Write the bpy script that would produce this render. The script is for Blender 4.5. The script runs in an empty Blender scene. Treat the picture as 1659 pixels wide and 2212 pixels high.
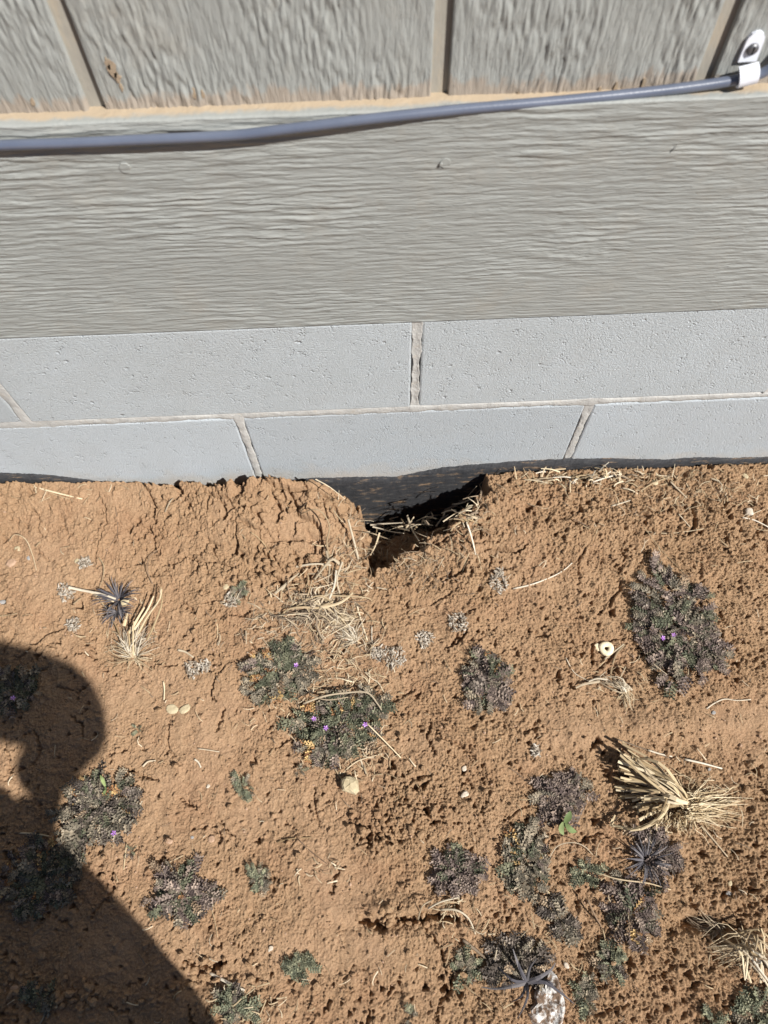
import bpy, math, random
import numpy as np
from mathutils import Vector, Matrix

scene = bpy.context.scene
COL = scene.collection
R = math.radians
random.seed(7)
rng = np.random.default_rng(11)

# ------------------------------------------------------------------ camera
CAM_H, CAM_D = 0.862, 0.464          # above the soil at the wall foot, away from the block face
PITCH, ROLL = R(63.8), R(2.28)       # looking steeply down, slightly rolled
VW, VH, VF = 1659.0, 2212.0, 1534.0  # picture units used for measuring
cam_pos = np.array([0.0, -CAM_D, CAM_H])
_F = np.array([0, math.cos(PITCH), -math.sin(PITCH)])
_U0 = np.array([0, math.sin(PITCH), math.cos(PITCH)])
_R0 = np.array([1.0, 0, 0])
_Rt = math.cos(ROLL) * _R0 - math.sin(ROLL) * _U0
_Up = math.cos(ROLL) * _U0 + math.sin(ROLL) * _R0
cd = bpy.data.cameras.new('camera')
cd.sensor_fit = 'VERTICAL'
cd.sensor_height = 9.8
cd.sensor_width = 9.8 * 0.75
cd.lens = 9.8 * VF / VH
cd.clip_start = 0.01
cd.clip_end = 500
cd.dof.use_dof = True
cd.dof.focus_distance = 0.80
cd.dof.aperture_fstop = 1.85
camera = bpy.data.objects.new('camera', cd)
COL.objects.link(camera)
m = Matrix.Identity(4)
for i in range(3):
    m[i][0], m[i][1], m[i][2], m[i][3] = _Rt[i], _Up[i], -_F[i], cam_pos[i]
camera.matrix_world = m
scene.camera = camera

# ------------------------------------------------------------------ daylight
SUN_AZ, SUN_EL = R(49), R(45)        # right of the wall's normal, above the horizon
sun_dir = Vector((math.sin(SUN_AZ) * math.cos(SUN_EL), -math.cos(SUN_AZ) * math.cos(SUN_EL), math.sin(SUN_EL)))
world = bpy.data.worlds.new('World')
scene.world = world
world.use_nodes = True
wn = world.node_tree
sky = wn.nodes.new('ShaderNodeTexSky')
sky.sky_type = 'NISHITA'
sky.sun_disc = False
sky.altitude = 2200            # high, dry air
sky.air_density = 0.75
sky.dust_density = 0.2
sky.sun_elevation = SUN_EL
sky.sun_rotation = math.atan2(sun_dir.x, sun_dir.y)
bg = wn.nodes['Background']
bg.inputs['Strength'].default_value = 0.05
wn.links.new(sky.outputs[0], bg.inputs[0])
sl = bpy.data.lights.new('sun', 'SUN')
sl.energy = 5.0
sl.angle = R(0.53)
sl.color = (1.0, 0.965, 0.91)
so = bpy.data.objects.new('sun', sl)
COL.objects.link(so)
so.rotation_euler = (-sun_dir).to_track_quat('-Z', 'Y').to_euler()
so.location = (2, -2, 4)
vs = scene.view_settings
scene.display_settings.display_device = 'sRGB'
vs.view_transform = 'Standard'
vs.look = 'None'
vs.exposure = 0.64
vs.gamma = 1.0
vs.use_curve_mapping = False

# ------------------------------------------------------------------ measuring helpers
def ray(px, py):
    d = _F + (px - VW / 2) / VF * _Rt - (py - VH / 2) / VF * _Up
    return d / np.linalg.norm(d)
def on_wall(px, py, y=0.0):
    d = ray(px, py)
    t = (y - cam_pos[1]) / d[1]
    p = cam_pos + t * d
    return p[0], p[2]
def on_plane(px, py, z=0.0):
    d = ray(px, py)
    t = (z - cam_pos[2]) / d[2]
    p = cam_pos + t * d
    return p[0], p[1]

# ------------------------------------------------------------------ noise
_perm = np.random.default_rng(3).permutation(512)
_ang = np.random.default_rng(4).random(512) * 2 * np.pi
_gx, _gy = np.cos(_ang), np.sin(_ang)
def perlin(x, y, seed=0):
    x = np.asarray(x, dtype=np.float64) + seed * 37.17
    y = np.asarray(y, dtype=np.float64) + seed * 17.71
    xi = np.floor(x).astype(np.int64); yi = np.floor(y).astype(np.int64)
    xf = x - xi; yf = y - yi
    u = xf * xf * xf * (xf * (xf * 6 - 15) + 10)
    v = yf * yf * yf * (yf * (yf * 6 - 15) + 10)
    def g(ix, iy, fx, fy):
        h = _perm[(_perm[(ix + seed * 57) & 511] + iy) & 511]
        return _gx[h] * fx + _gy[h] * fy
    a = g(xi, yi, xf, yf); b = g(xi + 1, yi, xf - 1, yf)
    c = g(xi, yi + 1, xf, yf - 1); d = g(xi + 1, yi + 1, xf - 1, yf - 1)
    return ((a + u * (b - a)) * (1 - v) + (c + u * (d - c)) * v) * 1.41
def fbm(x, y, octs, seed=0, gain=0.5):
    s = 0; a = 1.0; f = 1.0
    for i in range(octs):
        s = s + a * perlin(x * f, y * f, seed + i)
        a *= gain; f *= 2.03
    return s
def sstep(a, b, x):
    t = np.clip((x - a) / (b - a), 0, 1)
    return t * t * (3 - 2 * t)

# ------------------------------------------------------------------ materials
def mat(name, base, rough=0.9, spec=0.3):
    mt = bpy.data.materials.new(name); mt.use_nodes = True
    b = mt.node_tree.nodes['Principled BSDF']
    b.inputs['Base Color'].default_value = (*base, 1)
    b.inputs['Roughness'].default_value = rough
    b.inputs['Specular IOR Level'].default_value = spec
    return mt, mt.node_tree, b
def N(nt, kind, **kw):
    n = nt.nodes.new(kind)
    for k, v in kw.items():
        if k.startswith('i_'):
            n.inputs[k[2:].replace('_', ' ')].default_value = v
        else:
            setattr(n, k, v)
    return n
def ramp(nt, fac, stops):
    r = nt.nodes.new('ShaderNodeValToRGB')
    e = r.color_ramp.elements
    while len(e) < len(stops): e.new(0.5)
    for el, (p, c) in zip(e, stops):
        el.position = p; el.color = (*c, 1) if len(c) == 3 else c
    nt.links.new(fac, r.inputs[0])
    return r.outputs[0]
def noise(nt, vec, scale, detail=4, rough=0.55, dist=0.0):
    n = N(nt, 'ShaderNodeTexNoise')
    n.inputs['Scale'].default_value = scale; n.inputs['Detail'].default_value = detail
    n.inputs['Roughness'].default_value = rough; n.inputs['Distortion'].default_value = dist
    nt.links.new(vec, n.inputs['Vector'])
    return n.outputs[0]
def mix(nt, fac, a, b, mode='MIX'):
    n = N(nt, 'ShaderNodeMix', data_type='RGBA', blend_type=mode)
    for sock, val in ((n.inputs[0], fac), (n.inputs[6], a), (n.inputs[7], b)):
        if hasattr(val, 'is_output'): nt.links.new(val, sock)
        elif isinstance(val, tuple): sock.default_value = (*val, 1)
        else: sock.default_value = val
    return n.outputs[2]
def coords(nt, scale=None):
    t = N(nt, 'ShaderNodeTexCoord').outputs['Object']
    if scale:
        mp = N(nt, 'ShaderNodeMapping'); mp.inputs['Scale'].default_value = scale
        nt.links.new(t, mp.inputs[0]); t = mp.outputs[0]
    return t
def bump(nt, b, h, dist, strength=1.0, prev=None):
    n = N(nt, 'ShaderNodeBump'); n.inputs['Distance'].default_value = dist
    n.inputs['Strength'].default_value = strength
    nt.links.new(h, n.inputs['Height'])
    if prev is not None: nt.links.new(prev, n.inputs['Normal'])
    nt.links.new(n.outputs[0], b.inputs['Normal'])
    return n.outputs[0]
def math_n(nt, op, a, b=0.0):
    n = N(nt, 'ShaderNodeMath', operation=op)
    for s, v in ((n.inputs[0], a), (n.inputs[1], b)):
        if hasattr(v, 'is_output'): nt.links.new(v, s)
        else: s.default_value = v
    return n.outputs[0]

def soil_mat():
    mt, nt, b = mat('dry_red_soil', (0.304, 0.191, 0.103), 1.0, 0.1)
    c = coords(nt)
    big = noise(nt, c, 9, 4, .6)
    mid = noise(nt, c, 55, 5, .65)
    fine = noise(nt, c, 420, 4, .7)
    col = ramp(nt, big, [(.3, (0.348, 0.216, 0.118)), (.5, (0.391, 0.254, 0.145)), (.72, (0.436, 0.295, 0.178))])
    col = mix(nt, .55, col, ramp(nt, mid, [(.28, (0.261, 0.153, 0.0802)), (.5, (0.382, 0.249, 0.143)), (.75, (0.487, 0.347, 0.21))]))
    col = mix(nt, .35, col, ramp(nt, fine, [(.3, (0.227, 0.133, 0.0756)), (.5, (0.391, 0.26, 0.147)), (.7, (0.521, 0.382, 0.246))]))
    at = N(nt, 'ShaderNodeAttribute', attribute_name='crust')
    pale = math_n(nt, 'MULTIPLY', at.outputs['Fac'], ramp(nt, noise(nt, c, 30, 5, .7), [(.25, (0.154, 0.154, 0.142)), (.7, (1, 1, 1))]))
    col = mix(nt, math_n(nt, 'MULTIPLY', pale, .6), col, (0.489, 0.324, 0.214))
    red = ramp(nt, noise(nt, c, 14, 3, .6), [(.50, (0, 0, 0)), (.72, (1, 1, 1))])
    col = mix(nt, math_n(nt, 'MULTIPLY', red, .45), col, (0.31, 0.16, 0.0893))
    grain = noise(nt, c, 760, 3, .75)
    col = mix(nt, .45, col, ramp(nt, grain, [(.30, (0.132, 0.0733, 0.0429)), (.42, (0.275, 0.164, 0.0944)), (.56, (0.351, 0.219, 0.13)), (.70, (0.549, 0.407, 0.269))]))
    nt.links.new(col, b.inputs['Base Color'])
    bp = bump(nt, b, fine, .0026, .8)
    bump(nt, b, noise(nt, c, 1200, 3, .7), .0012, .8, bp)
    return mt
M = {}
M['soil'] = soil_mat()

def paint_mat(name, vertical):
    mt, nt, b = mat(name, (0.274, 0.285, 0.275), .62, .35)
    c = coords(nt)
    st = coords(nt, (4, 4, 60) if not vertical else (60, 4, 4))
    big = noise(nt, c, 6, 3)
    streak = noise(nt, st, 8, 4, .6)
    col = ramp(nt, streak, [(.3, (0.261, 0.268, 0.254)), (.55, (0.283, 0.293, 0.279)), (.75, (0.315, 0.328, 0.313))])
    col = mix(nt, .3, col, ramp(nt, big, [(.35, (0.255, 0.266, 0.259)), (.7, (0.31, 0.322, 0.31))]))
    dirt = ramp(nt, noise(nt, c, 16, 6, .72), [(.52, (0, 0, 0)), (.74, (1, 1, 1))])
    col = mix(nt, math_n(nt, 'MULTIPLY', dirt, .22), col, (.36, .31, .24))
    # dust lodged on the upper ledge and wicked into the foot of the siding
    sep = N(nt, 'ShaderNodeSeparateXYZ'); nt.links.new(c, sep.inputs[0])
    n2 = noise(nt, coords(nt, (1, 1, .35)) if vertical else c, 120 if vertical else 70, 4, .65)
    if vertical:
        zz = math_n(nt, 'ADD', sep.outputs[2], math_n(nt, 'MULTIPLY', math_n(nt, 'SUBTRACT', n2, .5), -.03))
        f = N(nt, 'ShaderNodeMapRange'); f.inputs['From Min'].default_value = .556; f.inputs['From Max'].default_value = .5505
        nt.links.new(zz, f.inputs['Value'])
        fac = math_n(nt, 'MULTIPLY', f.outputs[0], .35)
        col = mix(nt, fac, col, (.36, .225, .13))
    else:
        yy = math_n(nt, 'ADD', sep.outputs[1], math_n(nt, 'MULTIPLY', math_n(nt, 'SUBTRACT', n2, .5), .012))
        f = N(nt, 'ShaderNodeMapRange'); f.inputs['From Min'].default_value = .004; f.inputs['From Max'].default_value = .0085
        nt.links.new(yy, f.inputs['Value'])
        col = mix(nt, math_n(nt, 'MULTIPLY', f.outputs[0], .8), col, (.42, .32, .21))
    nt.links.new(col, b.inputs['Base Color'])
    g1 = ramp(nt, noise(nt, coords(nt, (1, 1, 11) if not vertical else (11, 1, 1.2)), 30, 4, .6, .3), [(.40, (0, 0, 0)), (.52, (.7, .7, .7)), (.60, (1, 1, 1))])
    bp = bump(nt, b, g1, .00055, .8)
    bump(nt, b, noise(nt, coords(nt, (6, 6, 40) if not vertical else (40, 6, 6)), 40, 3, .6), .0006, .7, bp)
    return mt
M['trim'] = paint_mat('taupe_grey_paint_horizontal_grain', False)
def groove_mat():
    mt, nt, b = mat('dusty_groove', (.36, .32, .26), .9, .2)
    c = coords(nt, (1, 1, .3))
    nt.links.new(ramp(nt, noise(nt, c, 90, 4, .6), [(.3, (.26, .245, .215)), (.55, (.31, .29, .25)), (.75, (.37, .315, .24))]), b.inputs['Base Color'])
    bump(nt, b, noise(nt, c, 500, 3), .0005, .6)
    return mt
M['groove'] = groove_mat()
M['siding'] = paint_mat('taupe_grey_paint_vertical_grain', True)

def block_mat(name, rel, blue):
    mt, nt, b = mat(name, (0.465, 0.5, 0.516), .95, .2)
    c = coords(nt)
    info = N(nt, 'ShaderNodeObjectInfo')
    big = noise(nt, c, 11, 6, .68)
    fine = noise(nt, c, 480, 5, .75)
    col = ramp(nt, big, [(.3, (0.404, 0.431, 0.435)), (.55, (0.45, 0.484, 0.498)), (.75, (0.495, 0.537, 0.564))])
    col = mix(nt, .35, col, ramp(nt, fine, [(.3, (0.273, 0.287, 0.289)), (.5, (0.445, 0.478, 0.494)), (.7, (0.607, 0.649, 0.676))]))
    col = mix(nt, blue, col, (0.428, 0.481, 0.545))
    stain = ramp(nt, noise(nt, c, 5, 5, .7), [(.45, (0, 0, 0)), (.75, (1, 1, 1))])
    col = mix(nt, math_n(nt, 'MULTIPLY', stain, .28), col, (0.369, 0.362, 0.343))
    tone = math_n(nt, 'ADD', math_n(nt, 'MULTIPLY', info.outputs['Random'], .14), .95)
    hs = N(nt, 'ShaderNodeHueSaturation'); nt.links.new(tone, hs.inputs['Value']); nt.links.new(col, hs.inputs['Color'])
    col = hs.outputs[0]
    # splashed soil near the foot of the wall
    sep = N(nt, 'ShaderNodeSeparateXYZ'); nt.links.new(c, sep.inputs[0])
    f = N(nt, 'ShaderNodeMapRange'); f.inputs['From Min'].default_value = .062; f.inputs['From Max'].default_value = .022
    zz = math_n(nt, 'ADD', sep.outputs[2], math_n(nt, 'MULTIPLY', math_n(nt, 'SUBTRACT', noise(nt, c, 24, 5, .7), .5), .11))
    nt.links.new(zz, f.inputs['Value'])
    col = mix(nt, math_n(nt, 'MULTIPLY', f.outputs[0], .5), col, (0.505, 0.426, 0.332))
    nt.links.new(col, b.inputs['Base Color'])
    # open pores
    v = N(nt, 'ShaderNodeTexVoronoi', feature='F1'); v.inputs['Scale'].default_value = 340
    v.inputs['Randomness'].default_value = 1.0; nt.links.new(c, v.inputs['Vector'])
    gate = noise(nt, c, 60, 4, .7)
    pore = N(nt, 'ShaderNodeMapRange'); pore.inputs['From Min'].default_value = .18; pore.inputs['From Max'].default_value = .42
    nt.links.new(v.outputs['Distance'], pore.inputs['Value'])
    g2 = N(nt, 'ShaderNodeMapRange'); g2.inputs['From Min'].default_value = .52; g2.inputs['From Max'].default_value = .68
    nt.links.new(gate, g2.inputs['Value'])
    ph = math_n(nt, 'MULTIPLY', math_n(nt, 'SUBTRACT', pore.outputs[0], 1.0), g2.outputs[0])
    h = math_n(nt, 'ADD', math_n(nt, 'MULTIPLY', ph, 1.3), math_n(nt, 'MULTIPLY', fine, .9))
    v2 = N(nt, 'ShaderNodeTexVoronoi', feature='F1'); v2.inputs['Scale'].default_value = 130; nt.links.new(c, v2.inputs['Vector'])
    p2 = N(nt, 'ShaderNodeMapRange'); p2.inputs['From Min'].default_value = .12; p2.inputs['From Max'].default_value = .34
    nt.links.new(math_n(nt, 'ADD', v2.outputs['Distance'], math_n(nt, 'MULTIPLY', math_n(nt, 'SUBTRACT', noise(nt, c, 500, 3), .5), .35)), p2.inputs['Value'])
    g3 = N(nt, 'ShaderNodeMapRange'); g3.inputs['From Min'].default_value = .56; g3.inputs['From Max'].default_value = .66
    nt.links.new(noise(nt, c, 33, 4, .7), g3.inputs['Value'])
    h = math_n(nt, 'ADD', h, math_n(nt, 'MULTIPLY', math_n(nt, 'MULTIPLY', math_n(nt, 'SUBTRACT', p2.outputs[0], 1.0), g3.outputs[0]), 1.4 if rel > .002 else .5))
    h = math_n(nt, 'ADD', h, math_n(nt, 'MULTIPLY', noise(nt, c, 950, 3, .7), .55))
    bump(nt, b, h, rel, .85)
    return mt
M['block'] = block_mat('coarse_concrete_block', .0024, .12)
M['block_smooth'] = block_mat('smooth_concrete_block', .0019, .30)

def mortar_mat():
    mt, nt, b = mat('mortar', (.5, .46, .40), 1.0, .15)
    c = coords(nt)
    col = ramp(nt, noise(nt, c, 26, 5, .65), [(.3, (.36, .355, .34)), (.5, (.42, .415, .395)), (.7, (.48, .47, .445))])
    col = mix(nt, .4, col, ramp(nt, noise(nt, c, 90, 4, .7), [(.28, (.40, .335, .255)), (.45, (.43, .425, .41))]))
    nt.links.new(col, b.inputs['Base Color'])
    bump(nt, b, noise(nt, c, 380, 4, .7), .0014, .8)
    return mt
M['mortar'] = mortar_mat()

def tar_mat():
    mt, nt, b = mat('black_damp_proofing', (.03, .03, .032), .75, .35)
    c = coords(nt, (1, 1, 3.5))
    n1 = noise(nt, c, 60, 6, .7)
    sep = N(nt, 'ShaderNodeSeparateXYZ'); nt.links.new(coords(nt), sep.inputs[0])
    col = ramp(nt, n1, [(.3, (.022, .023, .026)), (.55, (.042, .043, .047)), (.72, (.09, .088, .085))])
    d = noise(nt, c, 28, 5, .75)
    dm = N(nt, 'ShaderNodeMapRange'); dm.inputs['From Min'].default_value = .56; dm.inputs['From Max'].default_value = .68
    nt.links.new(d, dm.inputs['Value'])
    col = mix(nt, math_n(nt, 'MULTIPLY', dm.outputs[0], .75), col, (.36, .24, .14))
    nt.links.new(col, b.inputs['Base Color'])
    bump(nt, b, noise(nt, coords(nt), 300, 4, .7), .0012, .7)
    return mt
M['tar'] = tar_mat()

def island_mat(name, stops, rough=.8, spec=.25, var_scale=60, trans=0.0):
    mt, nt, b = mat(name, stops[0][1], rough, spec)
    g = N(nt, 'ShaderNodeNewGeometry')
    info = N(nt, 'ShaderNodeObjectInfo')
    r = math_n(nt, 'FRACT', math_n(nt, 'ADD', g.outputs['Random Per Island'], info.outputs['Random']))
    c = coords(nt)
    r2 = math_n(nt, 'ADD', math_n(nt, 'MULTIPLY', r, .75), math_n(nt, 'MULTIPLY', noise(nt, c, var_scale, 3), .25))
    nt.links.new(ramp(nt, r2, stops), b.inputs['Base Color'])
    bump(nt, b, noise(nt, c, 900, 3, .6), .0003, .5)
    return mt
M['straw'] = island_mat('dry_straw', [(.05, (.17, .115, .07)), (.3, (.32, .24, .145)), (.6, (.46, .36, .23)), (.92, (.60, .51, .37))])
M['straw_pale'] = island_mat('bleached_straw', [(.1, (.26, .20, .13)), (.5, (.44, .37, .27)), (.9, (.62, .56, .46))])
M['straw_dark'] = island_mat('weathered_grey_straw', [(.1, (.10, .075, .055)), (.4, (.24, .18, .125)), (.7, (.40, .32, .22)), (.95, (.56, .48, .36))])
M['straw_gold'] = island_mat('golden_straw', [(.05, (.16, .105, .055)), (.3, (.37, .275, .155)), (.6, (.54, .43, .27)), (.92, (.68, .58, .41))])
M['ash'] = island_mat('grey_dead_blade', [(.1, (.045, .042, .05)), (.5, (.085, .08, .09)), (.9, (.17, .155, .155))])
M['pale_dead'] = island_mat('ashen_dead_leaves', [(.1, (.16, .12, .085)), (.5, (.33, .28, .22)), (.9, (.54, .49, .42))])
M['twig'] = island_mat('brown_twig', [(.1, (.12, .075, .05)), (.5, (.22, .15, .095)), (.9, (.34, .25, .16))])
def leaf_mat(name, a, b_, c_):
    mt, nt, b = mat(name, a, .72, .3)
    g = N(nt, 'ShaderNodeNewGeometry'); info = N(nt, 'ShaderNodeObjectInfo')
    r = math_n(nt, 'FRACT', math_n(nt, 'ADD', math_n(nt, 'MULTIPLY', g.outputs['Random Per Island'], .8), info.outputs['Random']))
    nt.links.new(ramp(nt, r, [(.05, tuple(q * .75 for q in a)), (.5, b_), (.82, c_), (1.0, tuple(q * 1.45 for q in c_))]), b.inputs['Base Color'])
    bump(nt, b, noise(nt, coords(nt), 700, 2), .0003, .5)
    return mt
M['leaf_green'] = leaf_mat('dark_green_leaf', (0.0672, 0.0732, 0.0462), (0.103, 0.107, 0.0692), (0.161, 0.159, 0.103))
M['leaf_purple'] = leaf_mat('purple_grey_leaf', (0.101, 0.0732, 0.0665), (0.167, 0.127, 0.109), (0.249, 0.193, 0.156))
M['leaf_grey'] = leaf_mat('grey_green_leaf', (0.112, 0.0976, 0.0725), (0.178, 0.154, 0.115), (0.264, 0.22, 0.159))
M['leaf_orange'] = leaf_mat('withered_orange_leaf', (.22, .10, .045), (.34, .18, .08), (.42, .29, .13))
M['leaf_bright'] = leaf_mat('fresh_green_leaf', (.075, .11, .035), (.12, .165, .06), (.18, .22, .09))
M['leaf_blue'] = leaf_mat('blue_green_leaf', (0.105, 0.115, 0.0774), (0.158, 0.165, 0.107), (0.231, 0.225, 0.146))
M['leaf_tan'] = leaf_mat('dried_tan_leaf', (.16, .105, .065), (.24, .17, .11), (.33, .25, .17))
M['leaf_brown'] = leaf_mat('dull_brown_leaf', (.06, .048, .04), (.10, .08, .066), (.17, .14, .115))
M['petal'] = leaf_mat('violet_petal', (.36, .14, .52), (.45, .20, .62), (.55, .30, .70))
def stone_mat(name, a, b_, sc=160):
    mt, nt, b = mat(name, a, .9, .25)
    c = coords(nt)
    nt.links.new(ramp(nt, noise(nt, c, sc, 5, .7), [(.3, a), (.7, b_)]), b.inputs['Base Color'])
    bump(nt, b, noise(nt, c, sc * 3, 4, .7), .0009, .8)
    return mt
M['stone_tan'] = stone_mat('yellow_tan_stone', (.36, .29, .18), (.52, .44, .29))
M['stone_grey'] = stone_mat('grey_stone', (.22, .21, .20), (.38, .37, .36))
M['stone_pale'] = stone_mat('pale_stone', (.42, .35, .27), (.62, .55, .46))
M['stone_pink'] = stone_mat('pinkish_stone', (.30, .19, .12), (.44, .30, .21))
M['stone_quartz'] = stone_mat('white_speckled_rock', (.15, .10, .068), (.62, .60, .57), 130)
_r = [n for n in M['stone_quartz'].node_tree.nodes if n.type == 'VALTORGB'][0].color_ramp
_r.elements[0].position = .46; _r.elements[1].position = .60
M['bare'] = stone_mat('bare_weathered_wood', (.29, .22, .155), (.35, .28, .20), 250)
M['ring'] = stone_mat('cream_dried_pith', (.66, .53, .34), (.82, .73, .54), 220)
M['cable'], _, _b = mat('blue_grey_cable_jacket', (.10, .118, .165), .30, .8)
def _c():
    nt = M['cable'].node_tree; b = nt.nodes['Principled BSDF']
    bump(nt, b, noise(nt, coords(nt), 500, 3), .0002, .35)
    nt.links.new(ramp(nt, noise(nt, coords(nt), 30, 4), [(.3, (.088, .105, .15)), (.7, (.118, .137, .185))]), b.inputs['Base Color'])
_c()
M['clip'], _, _b = mat('white_nylon', (.72, .75, .82), .4, .5)
bump(M['clip'].node_tree, _b, noise(M['clip'].node_tree, coords(M['clip'].node_tree), 300, 3), .0002, .4)
M['screw'], _, _b = mat('grey_steel_screw', (.16, .16, .17), .45, .6)
_b.inputs['Metallic'].default_value = .7
M['dark_hole'], _, _ = mat('dark_slot', (.01, .01, .01), .9, .1)

# ------------------------------------------------------------------ objects
def link(name, data, material=None, parent=None, smooth=False):
    o = bpy.data.objects.new(name, data)
    COL.objects.link(o)
    if parent is not None: o.parent = parent
    if material is not None and data is not None and not data.materials: data.materials.append(material)
    if smooth and data is not None:
        data.polygons.foreach_set('use_smooth', [True] * len(data.polygons))
    return o
def tag(o, label=None, cat=None, group=None, kind=None):
    if label: o['label'] = label
    if cat: o['category'] = cat
    if group: o['group'] = group
    if kind: o['kind'] = kind
    return o
def empty(name, loc=(0, 0, 0)):
    o = bpy.data.objects.new(name, None); COL.objects.link(o)
    o.location = loc; o.empty_display_size = .02
    return o
class MB:
    def __init__(s): s.v = []; s.f = []
    def add(s, v, f):
        k = len(s.v); s.v.extend([tuple(p) for p in v]); s.f.extend([tuple(i + k for i in q) for q in f])
    def mesh(s, name='mesh'):
        me = bpy.data.meshes.new(name); me.from_pydata(s.v, [], s.f); me.update(); return me
    def build(s, name, material, parent=None, smooth=False, origin=None):
        me = bpy.data.meshes.new(name)
        v = s.v
        if origin is not None:
            v = [(p[0] - origin[0], p[1] - origin[1], p[2] - origin[2]) for p in s.v]
        me.from_pydata(v, [], s.f); me.update()
        o = link(name, me, material, parent, smooth)
        if origin is not None and parent is None: o.location = origin
        return o
def box(mb, x0, x1, y0, y1, z0, z1, bev=0.0):
    if bev <= 0:
        v = [(x, y, z) for z in (z0, z1) for y in (y0, y1) for x in (x0, x1)]
        mb.add(v, [(0, 2, 3, 1), (4, 5, 7, 6), (0, 1, 5, 4), (2, 6, 7, 3), (0, 4, 6, 2), (1, 3, 7, 5)])
        return
    b = bev  # front (y0) edges rounded off
    o = [(x0, z0), (x1, z0), (x1, z1), (x0, z1)]
    def ring(ins, y): return [(x0 + ins, y, z0 + ins), (x1 - ins, y, z0 + ins), (x1 - ins, y, z1 - ins), (x0 + ins, y, z1 - ins)]
    rs = [ring(0, y1), ring(0, y0 + b), ring(b * .3, y0 + b * .3), ring(b, y0)]
    v = sum(rs, [])
    f = []
    for k in range(3):
        for i in range(4):
            j = (i + 1) % 4
            f.append((k * 4 + i, k * 4 + j, k * 4 + 4 + j, k * 4 + 4 + i))
    f.append((12, 13, 14, 15)); f.append((3, 2, 1, 0))
    mb.add(v, f)
def grid_mesh(name, X, Y, Z, flip=False):
    ny, nx = X.shape
    me = bpy.data.meshes.new(name)
    co = np.stack([X, Y, Z], -1).reshape(-1, 3).astype(np.float32)
    idx = np.arange(nx * ny).reshape(ny, nx)
    q = np.stack([idx[:-1, :-1], idx[:-1, 1:], idx[1:, 1:], idx[1:, :-1]], -1).reshape(-1, 4)
    if flip: q = q[:, ::-1]
    n = len(q)
    me.vertices.add(len(co)); me.vertices.foreach_set('co', co.ravel())
    me.loops.add(n * 4); me.loops.foreach_set('vertex_index', q.ravel().astype(np.int32))
    me.polygons.add(n)
    me.polygons.foreach_set('loop_start', np.arange(0, n * 4, 4, dtype=np.int32))
    me.polygons.foreach_set('loop_total', np.full(n, 4, dtype=np.int32))
    me.polygons.foreach_set('use_smooth', np.ones(n, dtype=bool))
    me.update(calc_edges=True)
    return me
def stretch(lo, hi, step, far, n):
    core = np.arange(lo, hi + step * .5, step)
    g = np.geomspace(step * 3, far, n)
    return np.concatenate([lo - g[::-1], core, hi + g])
def catmull(pts, n):
    p = [np.array(q, float) for q in pts]
    if len(p) == 2:
        return [p[0] + (p[1] - p[0]) * t for t in np.linspace(0, 1, n)]
    p = [2 * p[0] - p[1]] + p + [2 * p[-1] - p[-2]]
    segs = len(p) - 3; out = []
    for t in np.linspace(0, segs, n):
        i = min(int(t), segs - 1); u = t - i
        a, b, c, d = p[i:i + 4]
        out.append(.5 * (2 * b + (c - a) * u + (2 * a - 5 * b + 4 * c - d) * u * u + (3 * b - a - 3 * c + d) * u ** 3))
    return out
def blade(mb, pts, w, n=6, flat=.35, taper=(1, .25), roll=None, sides=4):
    """a stalk or dry blade: flattened tapering tube along pts"""
    P = catmull(pts, n)
    roll = random.uniform(-.6, .6) if roll is None else roll
    v = []; f = []
    for i, p in enumerate(P):
        t = P[min(i + 1, n - 1)] - P[max(i - 1, 0)]
        t = t / (np.linalg.norm(t) + 1e-9)
        s = np.cross(t, (0, 0, 1.0)); ln = np.linalg.norm(s)
        s = s / ln if ln > 1e-4 else np.array([1.0, 0, 0])
        u = np.cross(s, t)
        cs, sn = math.cos(roll), math.sin(roll)
        s2 = cs * s + sn * u; u2 = -sn * s + cs * u
        k = i / (n - 1)
        ww = w * (taper[0] + (taper[1] - taper[0]) * k) * .5
        for a in range(sides):
            an = 2 * math.pi * a / sides
            v.append(p + s2 * ww * math.cos(an) + u2 * ww * flat * math.sin(an))
    for i in range(n - 1):
        for a in range(sides):
            b = (a + 1) % sides
            f.append((i * sides + a, i * sides + b, (i + 1) * sides + b, (i + 1) * sides + a))
    f.append(tuple(range(sides))[::-1]); f.append(tuple((n - 1) * sides + a for a in range(sides)))
    mb.add(v, f)

# ================================================================== ground
STEP = 0.00102
gx = stretch(-.57, .57, STEP, 45, 34)
gy = stretch(-.74, .0062, STEP, 45, 34)
X, Y = np.meshgrid(gx, gy)
GX0, GY0 = -.57, -.74
IX0, IY0 = 34, 34
NXC = len(gx) - 68; NYC = len(gy) - 68

soil_line = [(-150, 1048), (0, 1046), (120, 1046), (250, 1045), (380, 1041), (470, 1030), (540, 1020), (600, 1030), (660, 1040), (720, 1054),
             (780, 1080), (900, 1066), (960, 1044), (1020, 1030), (1120, 1026), (1230, 1024), (1400, 1016), (1560, 1010), (1659, 1006), (1800, 998)]
sl_pts = [on_wall(px, py, -.008) for px, py in soil_line]
zb = np.interp(X, [p[0] for p in sl_pts], [p[1] for p in sl_pts])
H = zb * np.exp(np.minimum(Y, 0) / .11) - .012 * (1 - np.exp(np.minimum(Y, 0) / .3))
H += .0075 * fbm(X * 5, Y * 5, 2, 20) * sstep(0, .05, -Y + .02) + .0028 * fbm(X * 17, Y * 17, 2, 23)

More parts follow.
